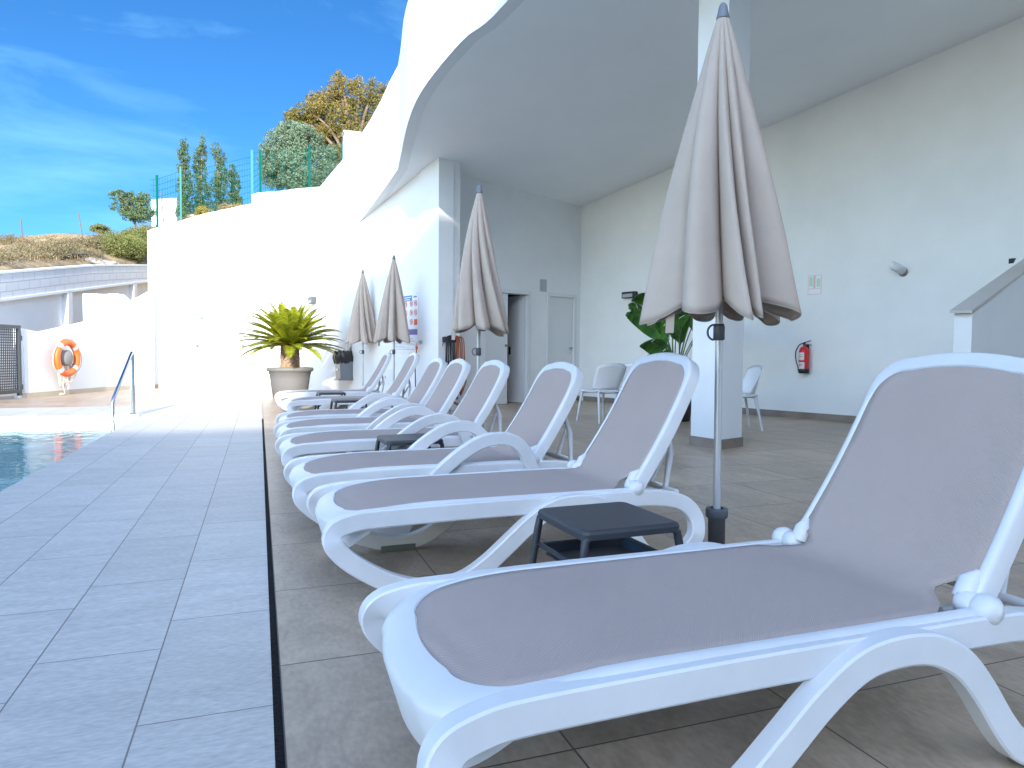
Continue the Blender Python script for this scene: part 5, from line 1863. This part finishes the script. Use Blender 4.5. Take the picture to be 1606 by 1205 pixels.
# brown scrub in patches over the slope
rs = np.random.RandomState(31); bl = []
while len(bl) < 230:
    x = rs.uniform(-16, -2.9); y = rs.uniform(17, 44)
    if len(bl) % 3 == 0: y = rs.uniform(17, 28); x = wallx(y) - rs.uniform(.6, 2.2)
    if not behind_wall(x + .5, y - .3) or (x > -3.5 and y < 27): continue
    if noise.noise(Vector((x * .22, y * .22, 4))) < -.12 and x < -7: continue
    r_ = rs.uniform(.18, .55)
    bl.append((x, y, hillz(x, y) + r_ * .25, r_ * 1.2, r_, r_ * .55))
so = crown_mesh(bl, 190000, .017, 33, 'scrub', 'scrub', None, 1.7)
tag(so, 'low olive brown scrub in patches on the dry slope', 'scrub', kind='stuff')

# rocks
RG = 'pale rocks on the dry slope'
rock_px = [(22, 395, 12, 24, 'pale rock high at the left edge of the slope'), (60, 402, 9, 23, 'pale rock second from the left edge of the slope'), (38, 388, 8, 26, 'small pale rock just below the hill skyline at left'),
           (148, 409, 16, 22.5, 'long pale rock just above the block wall middle'), (170, 411, 11, 22.5, 'pale rock beside the long one above the block wall'), (226, 404, 12, 23, 'brownish rock against the corner of the big wall'),
           (300, 338, 9, 24, 'pale rock behind the fence foot')]
for i, (px, py, w, zc, lab) in enumerate(rock_px):
    p, zc = hit(px, py + w * .3); k = zc / 1090
    bm = bmesh.new(); bmesh.ops.create_icosphere(bm, subdivisions=3, radius=1)
    for v in bm.verts:
        n_ = noise.noise(v.co * 1.3 + Vector((i * 7, 0, 0))) * .45 + noise.noise(v.co * 3.2 + Vector((i * 3, 5, 0))) * .2
        v.co = v.co * (1 + n_); v.co.x *= w * k; v.co.y *= w * k; v.co.z *= w * k * .5
    me = bpy.data.meshes.new('rock'); bm.to_mesh(me); bm.free(); me.materials.append(M['rock'])
    o = bpy.data.objects.new('rock', me); COL.objects.link(o); o.location = p; tag(o, lab, 'rock', RG)

# stakes
for px, y0, y1, tl, zc, lab in ((34, 345, 382, -3, 34, 'thin dark stake near the left edge of the hill skyline'), (126, 335, 372, -6, 33, 'leaning dark stake on the hill skyline, middle of the slope'),
                                (254, 300, 346, -3, 27, 'thin leaning stake in front of the white hut')):
    b, zc = hit(px - tl * .5 + 1, y1 + 4); a = at(px + tl * .5, y0, zc)
    root = tag(empty('stake', tuple(b)), lab, 'stake', 'thin stakes on the hill')
    mb = MB(); mb.tube([(0, 0, 0), a - b], .028, 6); mb.build('pole', 'wood', root)
# black pipe on slope
a, b = hit(95, 408)[0] + Vector((0, 0, .05)), hit(137, 403)[0] + Vector((0, 0, .05))
root = tag(empty('pipe', tuple(a)), 'dark pipe lying on the slope above the block wall', 'pipe')
mb = MB(); mb.tube([(0, 0, 0), (b - a) * .5 + Vector((0, 0, .03)), b - a], .045, 8); mb.build('tube', 'black', root)
# white hut
a = at(257, 343, 38)
root = tag(empty('white_hut', tuple(a)), 'plain white box hut on the hill behind the first fence posts', 'hut')
kx = 38 / 1090; mt_ = Matrix.Rotation(R(-6), 4, 'Z')
mb = MB(); mb.box(-18 * kx, 18 * kx, 0, 1.8, -3, 28 * kx, None, mt_); mb.build('wall', 'render', root)
mb = MB(); mb.add([mt_ @ Vector(p) for p in [(-19 * kx, -.05, 28 * kx + .002), (19 * kx, -.05, 28 * kx + .17), (19 * kx, 1.85, 28 * kx + .17), (-19 * kx, 1.85, 28 * kx + .002), (19 * kx, -.05, 28 * kx + .002), (19 * kx, 1.85, 28 * kx + .002)]],
                  [(0, 1, 2, 3), (0, 4, 1), (3, 2, 5), (4, 5, 2, 1), (0, 3, 5, 4)])
mb.build('roof', 'render', root)
